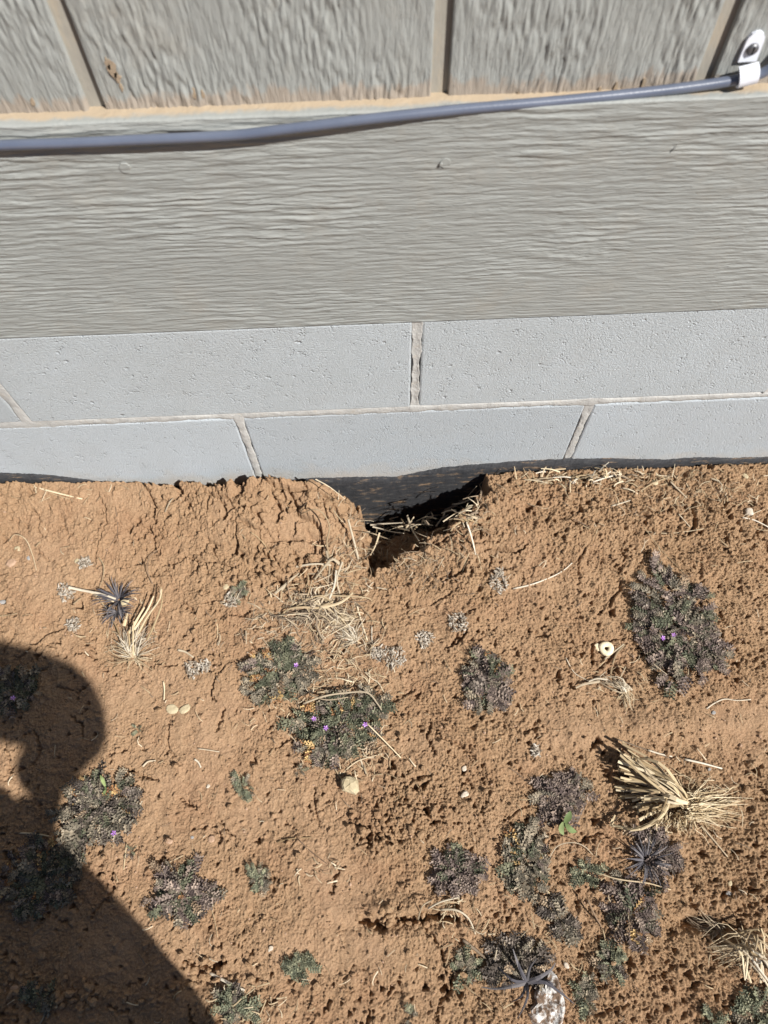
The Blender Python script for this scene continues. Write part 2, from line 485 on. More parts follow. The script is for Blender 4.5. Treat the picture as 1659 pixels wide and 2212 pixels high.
def disp(px, py):  # ground-plane helper for outlines measured in the picture
    return on_plane(px, py, 0.0)
def blob(px, py, rx, ry, soft=1.0):
    cx, cy = disp(px, py); k = .00052
    d = np.sqrt(((X - cx) / (rx * k)) ** 2 + ((Y - cy) / (ry * k)) ** 2)
    return np.exp(-(d ** 2) * soft)
# where the crust is smooth and where it is open and pitted
rough = .40 + .22 * sstep(-.05, .32, X) + .22 * sstep(-.17, -.04, Y) + .28 * fbm(X * 7, Y * 7, 3, 31)
smooth_spots = [(1480, 1560, 260, 50), (1200, 1590, 150, 55), (880, 1610, 130, 50), (420, 1560, 110, 90), (330, 1500, 120, 60), (640, 1140, 90, 50),
                (120, 1230, 150, 70), (330, 1110, 110, 40), (560, 1780, 120, 80), (820, 2040, 120, 60), (1600, 1560, 110, 70), (740, 1900, 90, 60),
                (930, 1310, 60, 40), (1130, 1260, 80, 30), (250, 2050, 160, 80), (1215, 2040, 60, 40)]
for s in smooth_spots: rough -= .36 * blob(*s)
rough_spots = [(1250, 1110, 300, 70), (1520, 1180, 200, 130), (900, 1780, 150, 80), (1560, 1850, 160, 160), (1400, 2120, 260, 100), (560, 1230, 130, 40),
               (1600, 1450, 90, 80), (1120, 1590, 130, 30), (900, 1990, 140, 40), (740, 1120, 60, 40), (1040, 1250, 200, 40)]
for s in rough_spots: rough += .34 * blob(*s)
rough = np.clip(rough, .06, 1.15)
wx = X + .004 * perlin(X * 60, Y * 60, 41); wy = Y + .004 * perlin(X * 60, Y * 60, 42)
H += rough * (.0016 * np.abs(perlin(wx * 62, wy * 62, 50)) + .0028 * np.abs(perlin(wx * 150, wy * 150, 51)))
H += (.35 + rough) * (.0030 * np.abs(perlin(X * 290, Y * 280, 52)) + .0017 * np.abs(perlin(X * 480, Y * 470, 55)) + .0008 * perlin(X * 420, Y * 400, 53))
H += .0009 * fbm(X * 95, Y * 95, 3, 54)
# lapped little scarps of drying crust
sc_n = perlin(wx * 70, wy * 45, 60) + .4 * perlin(X * 160, Y * 120, 61)
H += .0010 * (.4 + .6 * rough) * (sstep(-.02, .05, sc_n) + sstep(.3, .36, sc_n) + sstep(-.36, -.3, sc_n))
# hairline cracks
cr = np.abs(perlin(wx * 24, wy * 24, 70) + .25 * perlin(X * 75, Y * 75, 71))
gate = sstep(.12, .4, perlin(X * 13, Y * 13, 72)) * sstep(-.1, .3, perlin(X * 45, Y * 45, 73))
H -= .0030 * gate * sstep(.032, .008, cr)
del cr, gate, sc_n

def win(cx, cy, r):
    i0 = max(int((cx - r - GX0) / STEP), 0) + IX0; i1 = min(int((cx + r - GX0) / STEP) + 2, NXC) + IX0
    j0 = max(int((cy - r - GY0) / STEP), 0) + IY0; j1 = min(int((cy + r - GY0) / STEP) + 2, NYC) + IY0
    return (slice(j0, j1), slice(i0, i1)) if i1 > i0 and j1 > j0 else None
def crack(pts, width, depth, px=True):
    P = [disp(*p) for p in pts] if px else pts
    P = catmull([(p[0], p[1], 0) for p in P], max(6, len(P) * 7))
    P = [(p[0] + random.gauss(0, .0011), p[1] + random.gauss(0, .0011)) for p in P]
    done = {}
    for k, (a, b) in enumerate(zip(P[:-1], P[1:])):
        t = k / len(P); w = width * (.45 + .75 * math.sin(math.pi * (t * .9 + .05))) * random.uniform(.7, 1.3)
        c = ((a[0] + b[0]) / 2, (a[1] + b[1]) / 2)
        W = win(*c, math.dist(a, b) / 2 + w * 2)
        if W is None: continue
        x, y = X[W], Y[W]
        dx, dy = b[0] - a[0], b[1] - a[1]; L = dx * dx + dy * dy + 1e-12
        u = np.clip(((x - a[0]) * dx + (y - a[1]) * dy) / L, 0, 1)
        d = np.hypot(x - a[0] - u * dx, y - a[1] - u * dy)
        cut = depth * sstep(w, w * .25, d)
        MK[W] = np.maximum(MK[W], cut)
MK = np.zeros_like(H)
def lump(px, py, rx, ry, h):
    global H
    H = H + h * blob(px, py, rx, ry)
# clod rising against the wall, left of the burrow
lump(620, 1075, 120, 45, .014); lump(700, 1115, 70, 45, .014); lump(540, 1050, 55, 20, .010)
lump(930, 1185, 110, 35, .010); lump(1080, 1100, 60, 40, .010)
lump(1380, 1570, 330, 30, .006); lump(1300, 1140, 330, 60, .005)
lump(870, 1965, 110, 22, .007); lump(1010, 1760, 120, 40, .005); lump(430, 2115, 60, 22, -.010); lump(880, 1992, 90, 12, -.010)
lump(1350, 1690, 60, 50, -.006); lump(1512, 1992, 34, 14, -.024); lump(1552, 2002, 40, 15, -.020); lump(1590, 2012, 34, 14, -.014)
# burrow under the wall
def poly_pit(pts, depth, soft, warp=.006, seed=80):
    global H
    P = np.array([disp(*p) if len(p) == 2 else (p[0], p[1]) for p in pts])
    x = X + warp * perlin(X * 70, Y * 70, seed) + warp * .5 * perlin(X * 190, Y * 190, seed + 1)
    y = Y + warp * perlin(X * 70, Y * 70, seed + 2) + warp * .5 * perlin(X * 190, Y * 190, seed + 3)
    lo = P.min(0) - .03; hi = P.max(0) + .03
    i = np.where((gx > lo[0]) & (gx < hi[0]))[0]; j = np.where((gy > lo[1]) & (gy < hi[1]))[0]
    W = (slice(j[0], j[-1] + 1), slice(i[0], i[-1] + 1))
    xx, yy = x[W], y[W]
    inside = np.zeros(xx.shape, bool); dist = np.full(xx.shape, 9.0)
    n = len(P)
    for k in range(n):
        a, b = P[k], P[(k + 1) % n]
        c = ((a[1] > yy) != (b[1] > yy)) & (xx < (b[0] - a[0]) * (yy - a[1]) / (b[1] - a[1] + 1e-12) + a[0])
        inside ^= c
        d = b - a
        u = np.clip(((xx - a[0]) * d[0] + (yy - a[1]) * d[1]) / (d @ d), 0, 1)
        dist = np.minimum(dist, np.hypot(xx - a[0] - u * d[0], yy - a[1] - u * d[1]))
    sd = np.where(inside, -dist, dist)
    H[W] -= depth * sstep(.002, -soft, sd)
poly_pit([(745, 1030), (768, 1078), (780, 1112), (778, 1165), (800, 1222), (836, 1214), (880, 1190), (938, 1164), (1000, 1128), (1042, 1086), (1054, 1040), (1010, 1000), (800, 1000)], .082, .008, .014)
for q in [(640, 1062, 26, 14, .008), (690, 1080, 22, 14, .007), (742, 1098, 20, 14, .008), (770, 1122, 16, 12, .006), (592, 1048, 24, 10, .006), (1010, 1062, 22, 14, .010), (960, 1100, 20, 12, .008), (1040, 1040, 20, 12, .008), (905, 1128, 22, 10, .006), (850, 1150, 18, 12, .006)]: lump(*q)
# open gap between the soil and the blocks
gap_px = [(-100, .0), (0, .002), (100, .001), (210, .0015), (300, .002), (345, .006), (420, .007), (470, .013), (540, .013), (600, .010), (650, .011), (700, .010), (750, .012), (775, .026),
          (790, .03), (980, .026), (1022, .012), (1045, .004), (1100, .0015), (1659, .0015)]
gw = np.interp(X, [on_wall(p[0], 1040)[0] for p in gap_px], [p[1] for p in gap_px])
gw = gw * (1 + .55 * perlin(X * 60, Y * 0 + 3.3, 90)) + .0016 * perlin(X * 200, Y * 200, 91)
H -= .07 * sstep(gw + .0035, gw - .0035, -Y)
# larger cracks
for pts, w, d in [
    ([(430, 1062), (500, 1072), (560, 1066), (610, 1078)], .0022, .012), ([(575, 1050), (590, 1082), (640, 1094), (690, 1090)], .0025, .013),
    ([(600, 1098), (612, 1125), (600, 1150)], .0018, .010), ([(640, 1094), (652, 1130), (690, 1150), (700, 1190)], .0022, .012),
    ([(690, 1090), (720, 1105), (740, 1140)], .0020, .011), ([(590, 1184), (640, 1178), (700, 1172), (760, 1176)], .0022, .012),
    ([(470, 1095), (500, 1120), (495, 1145)], .0018, .009), ([(560, 1200), (600, 1225), (650, 1235)], .0026, .012),
    ([(545, 1240), (590, 1250), (620, 1275)], .0024, .011), ([(640, 1210), (650, 1240), (690, 1262)], .002, .010),
    ([(960, 1252), (990, 1240), (1010, 1212)], .0017, .010), ([(1085, 1190), (1110, 1200), (1135, 1185)], .0018, .010),
    ([(1000, 1115), (1030, 1140), (1035, 1175)], .0022, .012), ([(210, 1285), (250, 1300), (270, 1330)], .0012, .006),
    ([(240, 1100), (252, 1140), (232, 1185), (214, 1240)], .0012, .006), ([(960, 1400), (990, 1385), (1010, 1360)], .0015, .008),
    ([(70, 1400), (110, 1370), (140, 1362)], .0013, .006), ([(40, 1425), (70, 1400)], .0013, .006),
    ([(850, 1980), (890, 1988), (935, 1975), (990, 1990)], .004, .013), ([(770, 1985), (800, 1995), (830, 2010)], .004, .012),
    ([(395, 2075), (430, 2095), (480, 2080)], .004, .012), ([(830, 1190), (815, 1205), (805, 1235)], .003, .014),
    ([(780, 1780), (800, 1795), (790, 1830)], .0025, .010), ([(880, 1170), (940, 1178), (985, 1160)], .0022, .009),
    ([(1480, 1105), (1490, 1140), (1478, 1165)], .0026, .011), ([(1180, 1030), (1290, 1040), (1340, 1048)], .0022, .009),
    ([(320, 1150), (345, 1175), (340, 1205)], .0014, .007), ([(420, 1240), (470, 1225), (520, 1240)], .0015, .007),
    ([(330, 1075), (350, 1120), (345, 1140)], .0022, .010), ([(395, 1070), (410, 1095), (380, 1115)], .002, .008)]:
    crack(pts, w, d)
for k in range(110):
    x0 = random.uniform(-.5, .5); y0 = random.uniform(-.66, -.03); a = random.uniform(0, 6.28); pts = [(x0, y0)]
    for s in range(random.randint(2, 4)):
        a += random.uniform(-.8, .8); l = random.uniform(.006, .018); x0 += l * math.cos(a); y0 += l * math.sin(a); pts.append((x0, y0))
    crack(pts, random.uniform(.0010, .0020), random.uniform(.003, .007), px=False)
cells = [disp(random.uniform(400, 790), random.uniform(1040, 1290)) for _ in range(70)] + [disp(random.uniform(940, 1160), random.uniform(1090, 1290)) for _ in range(26)]
P_ = np.array(cells); i_ = np.where((gx > P_[:, 0].min()) & (gx < P_[:, 0].max()))[0]; j_ = np.where((gy > P_[:, 1].min()) & (gy < P_[:, 1].max()))[0]
W_ = (slice(j_[0], j_[-1] + 1), slice(i_[0], i_[-1] + 1))
xx_ = X[W_] + .005 * perlin(X[W_] * 55, Y[W_] * 55, 140) + .002 * perlin(X[W_] * 160, Y[W_] * 160, 141); yy_ = Y[W_] + .005 * perlin(X[W_] * 55, Y[W_] * 55, 142) + .002 * perlin(X[W_] * 160, Y[W_] * 160, 143)
d1 = np.full(xx_.shape, 9.0); d2 = d1.copy(); id1 = np.zeros(xx_.shape, int)
for k, (cx, cy) in enumerate(P_):
    d = np.hypot(xx_ - cx, yy_ - cy); near = d < d1
    d2 = np.where(near, d1, np.minimum(d2, d)); id1 = np.where(near, k, id1); d1 = np.where(near, d, d1)
net = sstep(.0028, .0006, d2 - d1) * sstep(-.05, .25, perlin(X[W_] * 28, Y[W_] * 28, 144) + .1)
reach = np.clip(blob(600, 1150, 190, 110) * 1.6, 0, 1)[W_] + np.clip(blob(1040, 1200, 100, 90) * .8, 0, 1)[W_]
MK[W_] = np.maximum(MK[W_], .010 * net * np.minimum(reach, 1))
H[W_] += (np.random.default_rng(5).random(len(P_))[id1] - .4) * .006 * np.minimum(reach, 1)   # plates sit at slightly different heights
H -= MK; del MK

def samp(arr, x, y):
    i = int(np.clip(round((x - GX0) / STEP) + IX0, 0, arr.shape[1] - 1)); j = int(np.clip(round((y - GY0) / STEP) + IY0, 0, arr.shape[0] - 1))
    return arr[j, i]
clus = .25 + 1.1 * sstep(-.25, .35, fbm(X * 16, Y * 16, 2, 97))
# pits, crumbs
def stamp(cx, cy, r, amp, sharp, ell, ang):
    W = win(cx, cy, r * 1.5)
    if W is None: return
    x, y = X[W] - cx, Y[W] - cy
    c, s = math.cos(ang), math.sin(ang)
    u = (x * c + y * s) / (r * ell); v = (-x * s + y * c) * ell / r
    d = np.sqrt(u * u + v * v) * (1 + .28 * np.cos(3 * np.arctan2(v, u) + ang * 5))
    H[W] += amp * sstep(1.0, sharp, d)
for k in range(9500):
    x = random.uniform(-.56, .56); y = random.uniform(-.73, -.004)
    rg = samp(rough, x, y)
    cl_ = samp(clus, x, y)
    if random.random() > (rg * 1.0 - .08) * cl_: continue
    big = random.random() < .14 * rg
    r = random.uniform(.0030, .0052) if big else random.uniform(.0013, .0030)
    stamp(x, y, r, -r * random.uniform(1.2, 2.6), .5, random.uniform(.75, 1.3), random.uniform(0, 3.1))
for k in range(9000):
    x = random.uniform(-.56, .56); y = random.uniform(-.73, -.004)
    r = random.choice([.0012, .0016, .002, .0026, .0034]) * random.uniform(.8, 1.2)
    stamp(x, y, r, r * random.uniform(.35, .9), .15, random.uniform(.75, 1.3), random.uniform(0, 3.1))

H += (.25 + rough) * .00075 * rng.standard_normal(H.shape) * sstep(-.4, .3, perlin(X * 40, Y * 40, 95))   # grit
ground = link('ground', grid_mesh('ground', X, Y, H), M['soil'])
_at = ground.data.attributes.new('crust', 'FLOAT', 'POINT')
_at.data.foreach_set('value', np.clip(1.0 - rough * 1.25 + .3 * fbm(X * 12, Y * 12, 3, 96), 0, 1).ravel().astype(np.float32))
tag(ground, 'dry reddish brown soil, cracked and pitted, along the foot of the wall', 'soil', kind='structure')

def gh(x, y):
    fx = np.clip((x - GX0) / STEP, 0, NXC - 2); fy = np.clip((y - GY0) / STEP, 0, NYC - 2)
    i = int(fx) + IX0; j = int(fy) + IY0; u = fx - int(fx); v = fy - int(fy)
    return float((H[j, i] * (1 - u) + H[j, i + 1] * u) * (1 - v) + (H[j + 1, i] * (1 - u) + H[j + 1, i + 1] * u) * v)
def gh_soft(x, y, r=.006):
    return max(gh(x, y), sum(gh(x + a * r, y + b * r) for a, b in ((0, 0), (1, 0), (-1, 0), (0, 1), (0, -1))) / 5)
def G(px, py, h=0.0):
    """world point at height h over the soil, for a spot measured in the picture"""
    z = 0.0
    d = ray(px, py)
    for _ in range(6):
        t = (z + h - CAM_H) / d[2]
        x, y = d[0] * t, -CAM_D + d[1] * t
        y = min(y, -.003)
        z = .5 * z + .5 * gh_soft(x, y)
    return np.array([x, y, z + h])

# loose crumbs of soil, far too many to count
cm = MB()
ico = [(0, 0, 1), (.89, 0, .45), (.28, .85, .45), (-.72, .53, .45), (-.72, -.53, .45), (.28, -.85, .45), (.72, .53, -.45), (-.28, .85, -.45), (-.89, 0, -.45), (-.28, -.85, -.45), (.72, -.53, -.45), (0, 0, -1)]
icf = [(0, 1, 2), (0, 2, 3), (0, 3, 4), (0, 4, 5), (0, 5, 1), (1, 6, 2), (2, 7, 3), (3, 8, 4), (4, 9, 5), (5, 10, 1), (2, 6, 7), (3, 7, 8), (4, 8, 9), (5, 9, 10), (1, 10, 6), (6, 11, 7), (7, 11, 8), (8, 11, 9), (9, 11, 10), (10, 11, 6)]
def crumb(mb, x, y, r, sink=.3):
    q = [random.uniform(.6, 1.3) for _ in range(3)]
    z = gh(x, y) + r * q[2] * (1 - sink) * .8
    a = random.uniform(0, 6.28); c, s = math.cos(a), math.sin(a)
    v = []
    for p in ico:
        k = r * random.uniform(.75, 1.2)
        X_, Y_, Z_ = p[0] * q[0] * k, p[1] * q[1] * k, p[2] * q[2] * k
        v.append((x + X_ * c - Y_ * s, y + X_ * s + Y_ * c, z + Z_))
    mb.add(v, icf)
for k in range(7500):
    x = random.uniform(-.55, .55); y = random.uniform(-.72, -.01)
    if random.random() > .3 + samp(rough, x, y): continue
    crumb(cm, x, y, min(random.lognormvariate(math.log(.0011), .5), .0042))
for k in range(420):   # tumbled bits beside the burrow and in the furrows
    c = random.choice([(560, 1075), (600, 1225), (570, 1255), (680, 1240), (870, 1985), (430, 2100), (60, 2130), (180, 2160), (1250, 1040), (820, 1790), (640, 1090)])
    p = G(c[0] + random.gauss(0, 45), c[1] + random.gauss(0, 16))
    crumb(cm, p[0], p[1], random.uniform(.0015, .0048))
for k in range(90):
    c = random.choice([(700, 1085), (760, 1120), (800, 1200), (900, 1180), (985, 1135), (1040, 1080), (560, 1050), (640, 1065), (470, 1050)])
    p = G(c[0] + random.gauss(0, 26), c[1] + random.gauss(0, 14)); crumb(cm, p[0], p[1], random.uniform(.0025, .0065))
for k in range(5000):
    x = random.uniform(-.55, .55); y = random.uniform(-.72, -.01)
    if samp(clus, x, y) > .7 and random.random() < .6: continue
    crumb(cm, x, y, random.uniform(.0005, .0013))
tag(cm.build('soil_crumbs', M['soil']), 'loose crumbs of reddish brown soil strewn over the ground', 'soil crumbs', kind='stuff')

# ================================================================== house wall
zj = on_wall(830, 887)[1]                 # bed joint between the two courses in view
xu = on_wall(898, 800)[0]                 # upright joint of the upper course
z_tb = on_wall(830, 697)[1]               # lower edge of the trim board
z_tt = on_wall(830, 243, -.001)[1]        # upper edge of the trim board
SID_Y = .014                              # face of the siding
print('wall', zj, xu, z_tb, z_tt)
fw = empty('foundation_wall', (0, 0, 0))
tag(fw, 'pale grey concrete block foundation wall under the trim board', 'wall')
J = .005
def course(z0, z1, xoff, n=3, mk_='block'):
    for k in range(-n, n):
        x0 = xu + xoff + k * .406 + J; x1 = x0 + .406 - 2 * J
        mb = MB(); dy = random.uniform(-.0004, .0006)
        box(mb, x0, x1, dy, .19, z0, z1, .0022)
        mb.build('block', M[mk_], fw)
XJ = [xu + k * .406 - (.036 if k < 0 else 0) for k in range(-3, 4)]   # upright joints of the upper course
for xa_, xb_ in zip(XJ[:-1], XJ[1:]):
    mb = MB(); box(mb, xa_ + J, xb_ - J, random.uniform(-.0004, .0005), .19, zj + J, z_tb - .0006, .0022); mb.build('block', M['block'], fw)
course(zj - .203 + J, zj - J, .203, 3, 'block_smooth')
course(zj - .406 + J, zj - .203 - J, 0)
def joint(a, b, hw, proud, edge, seed, flare=()):
    """a tooled mortar joint: uneven strip whose feathered edges dip behind the block faces"""
    a = np.array(a); b = np.array(b); L = np.linalg.norm(b - a); n = int(L / .0022) + 2; mrow = 11
    d = (b - a) / L; pr = np.array([-d[1], d[0]])
    t = np.linspace(0, L, n)[None, :]; s = np.linspace(-1, 1, mrow)[:, None]
    w = hw * (1 + .42 * perlin(t * 45, s * 0 + seed, seed) + .3 * perlin(t * 13, s * 0 + seed, seed + 4)) + .0010 * perlin(t * 260, s * 0, seed + 1)
    for ft, fs, fw_ in flare: w = w + fw_ * np.exp(-((t - ft) / fs) ** 2)
    sx = s * w
    px = a[0] + d[0] * t + pr[0] * sx; pz = a[1] + d[1] * t + pr[1] * sx
    prof = np.cos(s * np.pi / 2) ** .8
    y = edge + (proud - edge) * prof + .0005 * perlin(px * 300, pz * 300, seed + 2) + .0006 * perlin(px * 80, pz * 80, seed + 3)
    y = np.where(np.abs(s) > .99, .012, y)
    return grid_mesh('mortar_joint', px + 0 * y, y, pz + 0 * y)
xl = xu - .203; xr = xu + .203
bed = joint((-1.21, zj), (1.21, zj), .0058, .0000, .0012, 5, [(1.21 + xr, .016, .005), (1.21 + xl - .23, .045, .007), (1.21 + xl, .02, .002), (1.21 + xu, .012, .002)])
link('mortar_joint', bed, M['mortar'], fw)
for k in (-3, -2, -1, 0, 1, 2):
    x = XJ[k + 3]
    if k in (-1,):
        me = joint((x, zj + .002), (x, z_tb), .0075, .0001, .0012, 11 + k, [(0, .02, .002)])
    else:
        me = joint((x, zj + .002), (x, z_tb), .0056, .0014, .0004, 11 + k, [(0, .010, .003)])
    link('mortar_joint', me, M['mortar'], fw)
    x = xu + k * .406 + .203
    me = joint((x, zj - .2), (x, zj), .0054, .0001 if k != 0 else .0006, .0012, 21 + k, [(.2, .022, .0065 if k == 0 else .003)])
    link('mortar_joint', me, M['mortar'], fw)
bl = joint((-1.21, zj - .203), (1.21, zj - .203), .0075, -.0004, .0012, 44)
link('mortar_joint', bl, M['mortar'], fw)
# black damp-proof coating at the foot
tar_px = [(-200, 1006), (0, 1022), (90, 1026), (150, 1032), (205, 1040), (300, 1052), (420, 1050), (520, 1046), (600, 1040), (680, 1034), (760, 1032), (860, 1031), (910, 1020), (960, 1011), (1010, 1006),
          (1120, 998), (1240, 992), (1330, 991), (1440, 994), (1500, 989), (1580, 990), (1659, 988), (1850, 980)]
tp = [on_wall(a, b, -.0014) for a, b in tar_px]
tx = stretch(-.56, .56, .0012, .65, 14); rows = 26
ztop = np.interp(tx, [p[0] for p in tp], [p[1] for p in tp]) + .0012 * perlin(tx * 60, tx * 0, 8) + .0011 * perlin(tx * 330, tx * 0, 9)
TX = np.repeat(tx[None, :], rows, 0); tt = np.linspace(0, 1, rows)[:, None]
TZ = -.16 + (ztop[None, :] + .16) * tt
TY = -.0014 + .0005 * perlin(TX * 90, TZ * 150, 10) + .0002 * perlin(TX * 300, TZ * 400, 11)
TY[-1, :] = .001; TY[-2, :] = -.0004
TZ[-2, :] = ztop - .0006
link('damp_proof_coating', grid_mesh('damp_proof_coating', TX, TY, TZ), M['tar'], fw)

# trim board
tb = empty('trim_board', (0, 0, z_tb))
tag(tb, 'wide horizontal taupe grey trim board with rough wood grain below the siding', 'trim board')
bx = stretch(-.56, .56, .0017, .65, 26)
hh = z_tt - z_tb
zr = np.concatenate([[0, 0], np.linspace(0, hh, 300), [hh, hh, hh]])
yr = np.concatenate([[.013, .003], np.full(300, -.0008), [.003, .008, SID_Y + .004]])
BX, BZ = np.meshgrid(bx, zr); BY = np.repeat(yr[:, None], len(bx), 1)
v = BZ / hh
warp = .0026 * perlin(BX * 9, BZ * 30, 101) + .0010 * perlin(BX * 40, BZ * 60, 102)
zz = BZ + warp + .012 * BX * (v - .2)
cut = .0030 * perlin(BX * 85, BZ * 120, 111) + .0016 * perlin(BX * 210, BZ * 160, 112)
zz = zz + cut * .16
fine = perlin(BX * 36, zz * 470, 103); mid = perlin(BX * 22, zz * 280, 104); coarse = perlin(BX * 11, zz * 160, 105)
crisp = lambda n, a, b: sstep(a, b, n) - .5
fine = .5 * fine + .9 * crisp(fine, -.12, .22); mid = .4 * mid + 1.0 * crisp(mid, -.10, .20); coarse = .4 * coarse + 1.0 * crisp(coarse, -.05, .28)
kf = sstep(.62, .30, v); kc = sstep(.42, .85, v)
rel = kf * (.34 * fine + .30 * mid) + (1 - kf) * (1 - kc) * (.26 * fine + .55 * mid + .25 * coarse) + kc * (.50 * mid + .75 * np.maximum(coarse, -.1))
tear = perlin(BX * 130, BZ * 190, 106) * sstep(.1, .55, perlin(BX * 7, BZ * 26, 107)) * sstep(.25, .4, v) * sstep(.75, .55, v)
rel = (rel + .45 * tear) * (.45 + .85 * sstep(-.35, .4, perlin(BX * 6, BZ * 16, 113)))
steps = np.abs(perlin(BX * 30 + .8 * perlin(BX * 60, zz * 90, 109), zz * 150, 108))
rel = rel + .5 * steps * (.4 + .6 * sstep(.2, .5, v))
inner = np.zeros(len(zr)); inner[2:302] = 1; inner[2] = .2; inner[301] = .2
BY = BY - .00085 * rel * inner[:, None]
BZ = BZ + .0006 * perlin(BX * 14, BZ * 0, 110) * (np.arange(len(zr)) > 290)[:, None]
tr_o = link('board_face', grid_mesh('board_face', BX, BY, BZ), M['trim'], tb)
def disc(mb, x, z, y, r, th, n=14):
    v = []; f = []
    for k in range(n):
        a = 2 * math.pi * k / n; v.append((x + r * math.cos(a), y + th, z + r * math.sin(a)))
    for k in range(n):
        a = 2 * math.pi * k / n; v.append((x + r * .92 * math.cos(a), y, z + r * .92 * math.sin(a)))
    for k in range(n): f.append((k, (k + 1) % n, n + (k + 1) % n, n + k))
    f.append(tuple(range(n, 2 * n))); mb.add(v, f)
for px, py, r, y in ((270, 362, .0044, -.0019), (962, 352, .0042, -.0016)):
    x, z = on_wall(px, py, -.001)
    mb = MB(); disc(mb, x, z - z_tb, y, r, .003)
    if px > 900: disc(mb, x - .0032, z - z_tb - .0004, y - .0012, .0013, .003, 7)
    mb.build('painted_nail_head', M['trim'], tb)
# splintered nick in the paint
x, z = on_wall(1457, 318, -.001)
mb = MB(); blade(mb, [(x - .002, -.0012, z - z_tb - .004), (x, -.0022, z - z_tb), (x + .0015, -.0012, z - z_tb + .0035)], .0016, 5, .8, (.7, .2)); mb.build('splinter', M['trim'], tb)

# grooved siding above it
sd = empty('siding', (0, 0, 0))
tag(sd, 'taupe grey vertical grooved wood siding above the trim board', 'siding')
GRV = .0040
gc = []
for px, py in ((166, 112), (953, 112), (1538, 112)):
    gc.append(on_wall(px, py, SID_Y + GRV)[0])
gcs = [gc[0] - .406, gc[0] - .2] + gc + [gc[2] + .21, gc[2] + .41, gc[2] + .61]
gcs = [gcs[0] - .2, gcs[0] - .0] + gcs[1:]
HG = .0060
z0s = z_tt - .004
sz = np.concatenate([np.linspace(z0s, z_tt + .10, 60), np.geomspace(.01, 1.75, 24) + z_tt + .10])
print('grooves', gcs)
for i in range(len(gcs) - 1):
    xa, xb = gcs[i] + HG, gcs[i + 1] - HG
    n = int((xb - xa) / .0011)
    cx = np.concatenate([[xa, xa, xa + .0004], np.linspace(xa + .0012, xb - .0012, n), [xb - .0004, xb, xb]])
    cy = np.concatenate([[SID_Y + GRV + .002, SID_Y + .0010, SID_Y + .0003], np.full(n, SID_Y), [SID_Y + .0003, SID_Y + .0010, SID_Y + GRV + .002]])
    PX, PZ = np.meshgrid(cx, sz); PY = np.repeat(cy[None, :], len(sz), 0)
    xx = PX + .0022 * perlin(PX * 30, PZ * 40, 120 + i) + .0010 * perlin(PX * 90, PZ * 110, 126 + i) + .010 * perlin(PX * 3 + i, PZ * 6, 121)
    r1 = perlin(xx * 360, PZ * 70, 122 + i); r2 = np.abs(perlin(xx * 190, PZ * 44, 123 + i)); r3 = perlin(xx * 80, PZ * 26, 124 + i)
    g2 = sstep(-.3, .3, perlin(PX * 16, PZ * 9, 125 + i))
    rel = .35 * (sstep(-.1, .25, r1) * 1.6 - .8) * (.4 + g2) + .9 * sstep(.05, .4, r2) * (.3 + g2) + .4 * r3
    e = np.ones(len(cx)); e[:3] = 0; e[-3:] = 0; e[3] = .3; e[-4] = .3
    PY = PY - .00095 * (rel - .2) * e[None, :]
    # the drip edge is ragged where the panel was sawn off
    link('plank', grid_mesh('plank', PX, PY, PZ), M['siding'], sd)
mb = MB()
for g in gcs[1:-1]:
    m2 = MB(); box(m2, g - HG - .001, g + HG + .001, SID_Y + GRV, SID_Y + GRV + .004, z0s, 2.3)
    m2.build('groove', M['groove'], sd)

# bare wood showing where the paint flaked
def fleck(px, py, rx, rz, seed):
    x, z = on_wall(px, py, SID_Y - .0012); rs = random.Random(seed); n = 11; mb = MB()
    o = [(x + rx * math.cos(2 * math.pi * k / n) * rs.uniform(.55, 1.25), z + rz * math.sin(2 * math.pi * k / n) * rs.uniform(.6, 1.25)) for k in range(n)]
    v = [(a, SID_Y - .0009, b) for a, b in o] + [(a, SID_Y + .001, b) for a, b in o]
    mb.add(v, [tuple(range(n))] + [(k, n + k, n + (k + 1) % n, (k + 1) % n) for k in range(n)])
    mb.build('bare_wood_patch', M['bare'], sd)
for q in [(243, 150, .0035, .006, 1), (254, 168, .0022, .004, 2), (232, 138, .0015, .004, 3), (262, 190, .0012, .003, 4), (418, 203, .0014, .004, 5), (438, 205, .0012, .003, 6), (1330, 190, .0016, .004, 7), (1296, 196, .0014, .003, 8), (1120, 206, .0012, .003, 9), (70, 222, .0014, .003, 10), (1390, 182, .0013, .004, 11)]: fleck(*q)

# ================================================================== cable and its clip
cpts = [(-260, 322, -.0058), (-90, 321, -.0058), (0, 314, -.0058), (150, 309, -.0058), (300, 302, -.0060), (420, 297, -.0062), (520, 291, -.0064), (620, 279, -.0060), (800, 257, -.004), (1000, 236, -.0005),
        (1200, 219, .003), (1400, 199, .006), (1540, 181, .0075), (1610, 168, .0078), (1660, 150, .0078), (1720, 95, .0078), (1790, 10, .0078), (1850, -90, .0078)]
cw = [np.array([on_wall(a, b, y)[0], y, on_wall(a, b, y)[1]]) for a, b, y in cpts]
mb = MB(); blade(mb, cw, .0069, 110, 1.0, (1, 1), 0, 14)
ext = cw[0] + np.array([-.6, 0, -.006])
cb = mb.build('cable', M['cable'], None, True)
tag(cb, 'smooth blue grey electrical cable sagging across the trim board', 'cable')
x, z = on_wall(1613, 160, .008); cc = np.array([x, .0078, z])
i_ = min(range(len(cw)), key=lambda k: abs(cw[k][0] - x)); tdir = cw[i_ + 1] - cw[i_ - 1]; tdir /= np.linalg.norm(tdir)
side = np.array([-tdir[2], 0, tdir[0]]); out = np.array([0, -1.0, 0])
cl = empty('cable_clip', tuple(cc)); tag(cl, 'white plastic cable clip screwed to the siding at the right edge', 'clip')
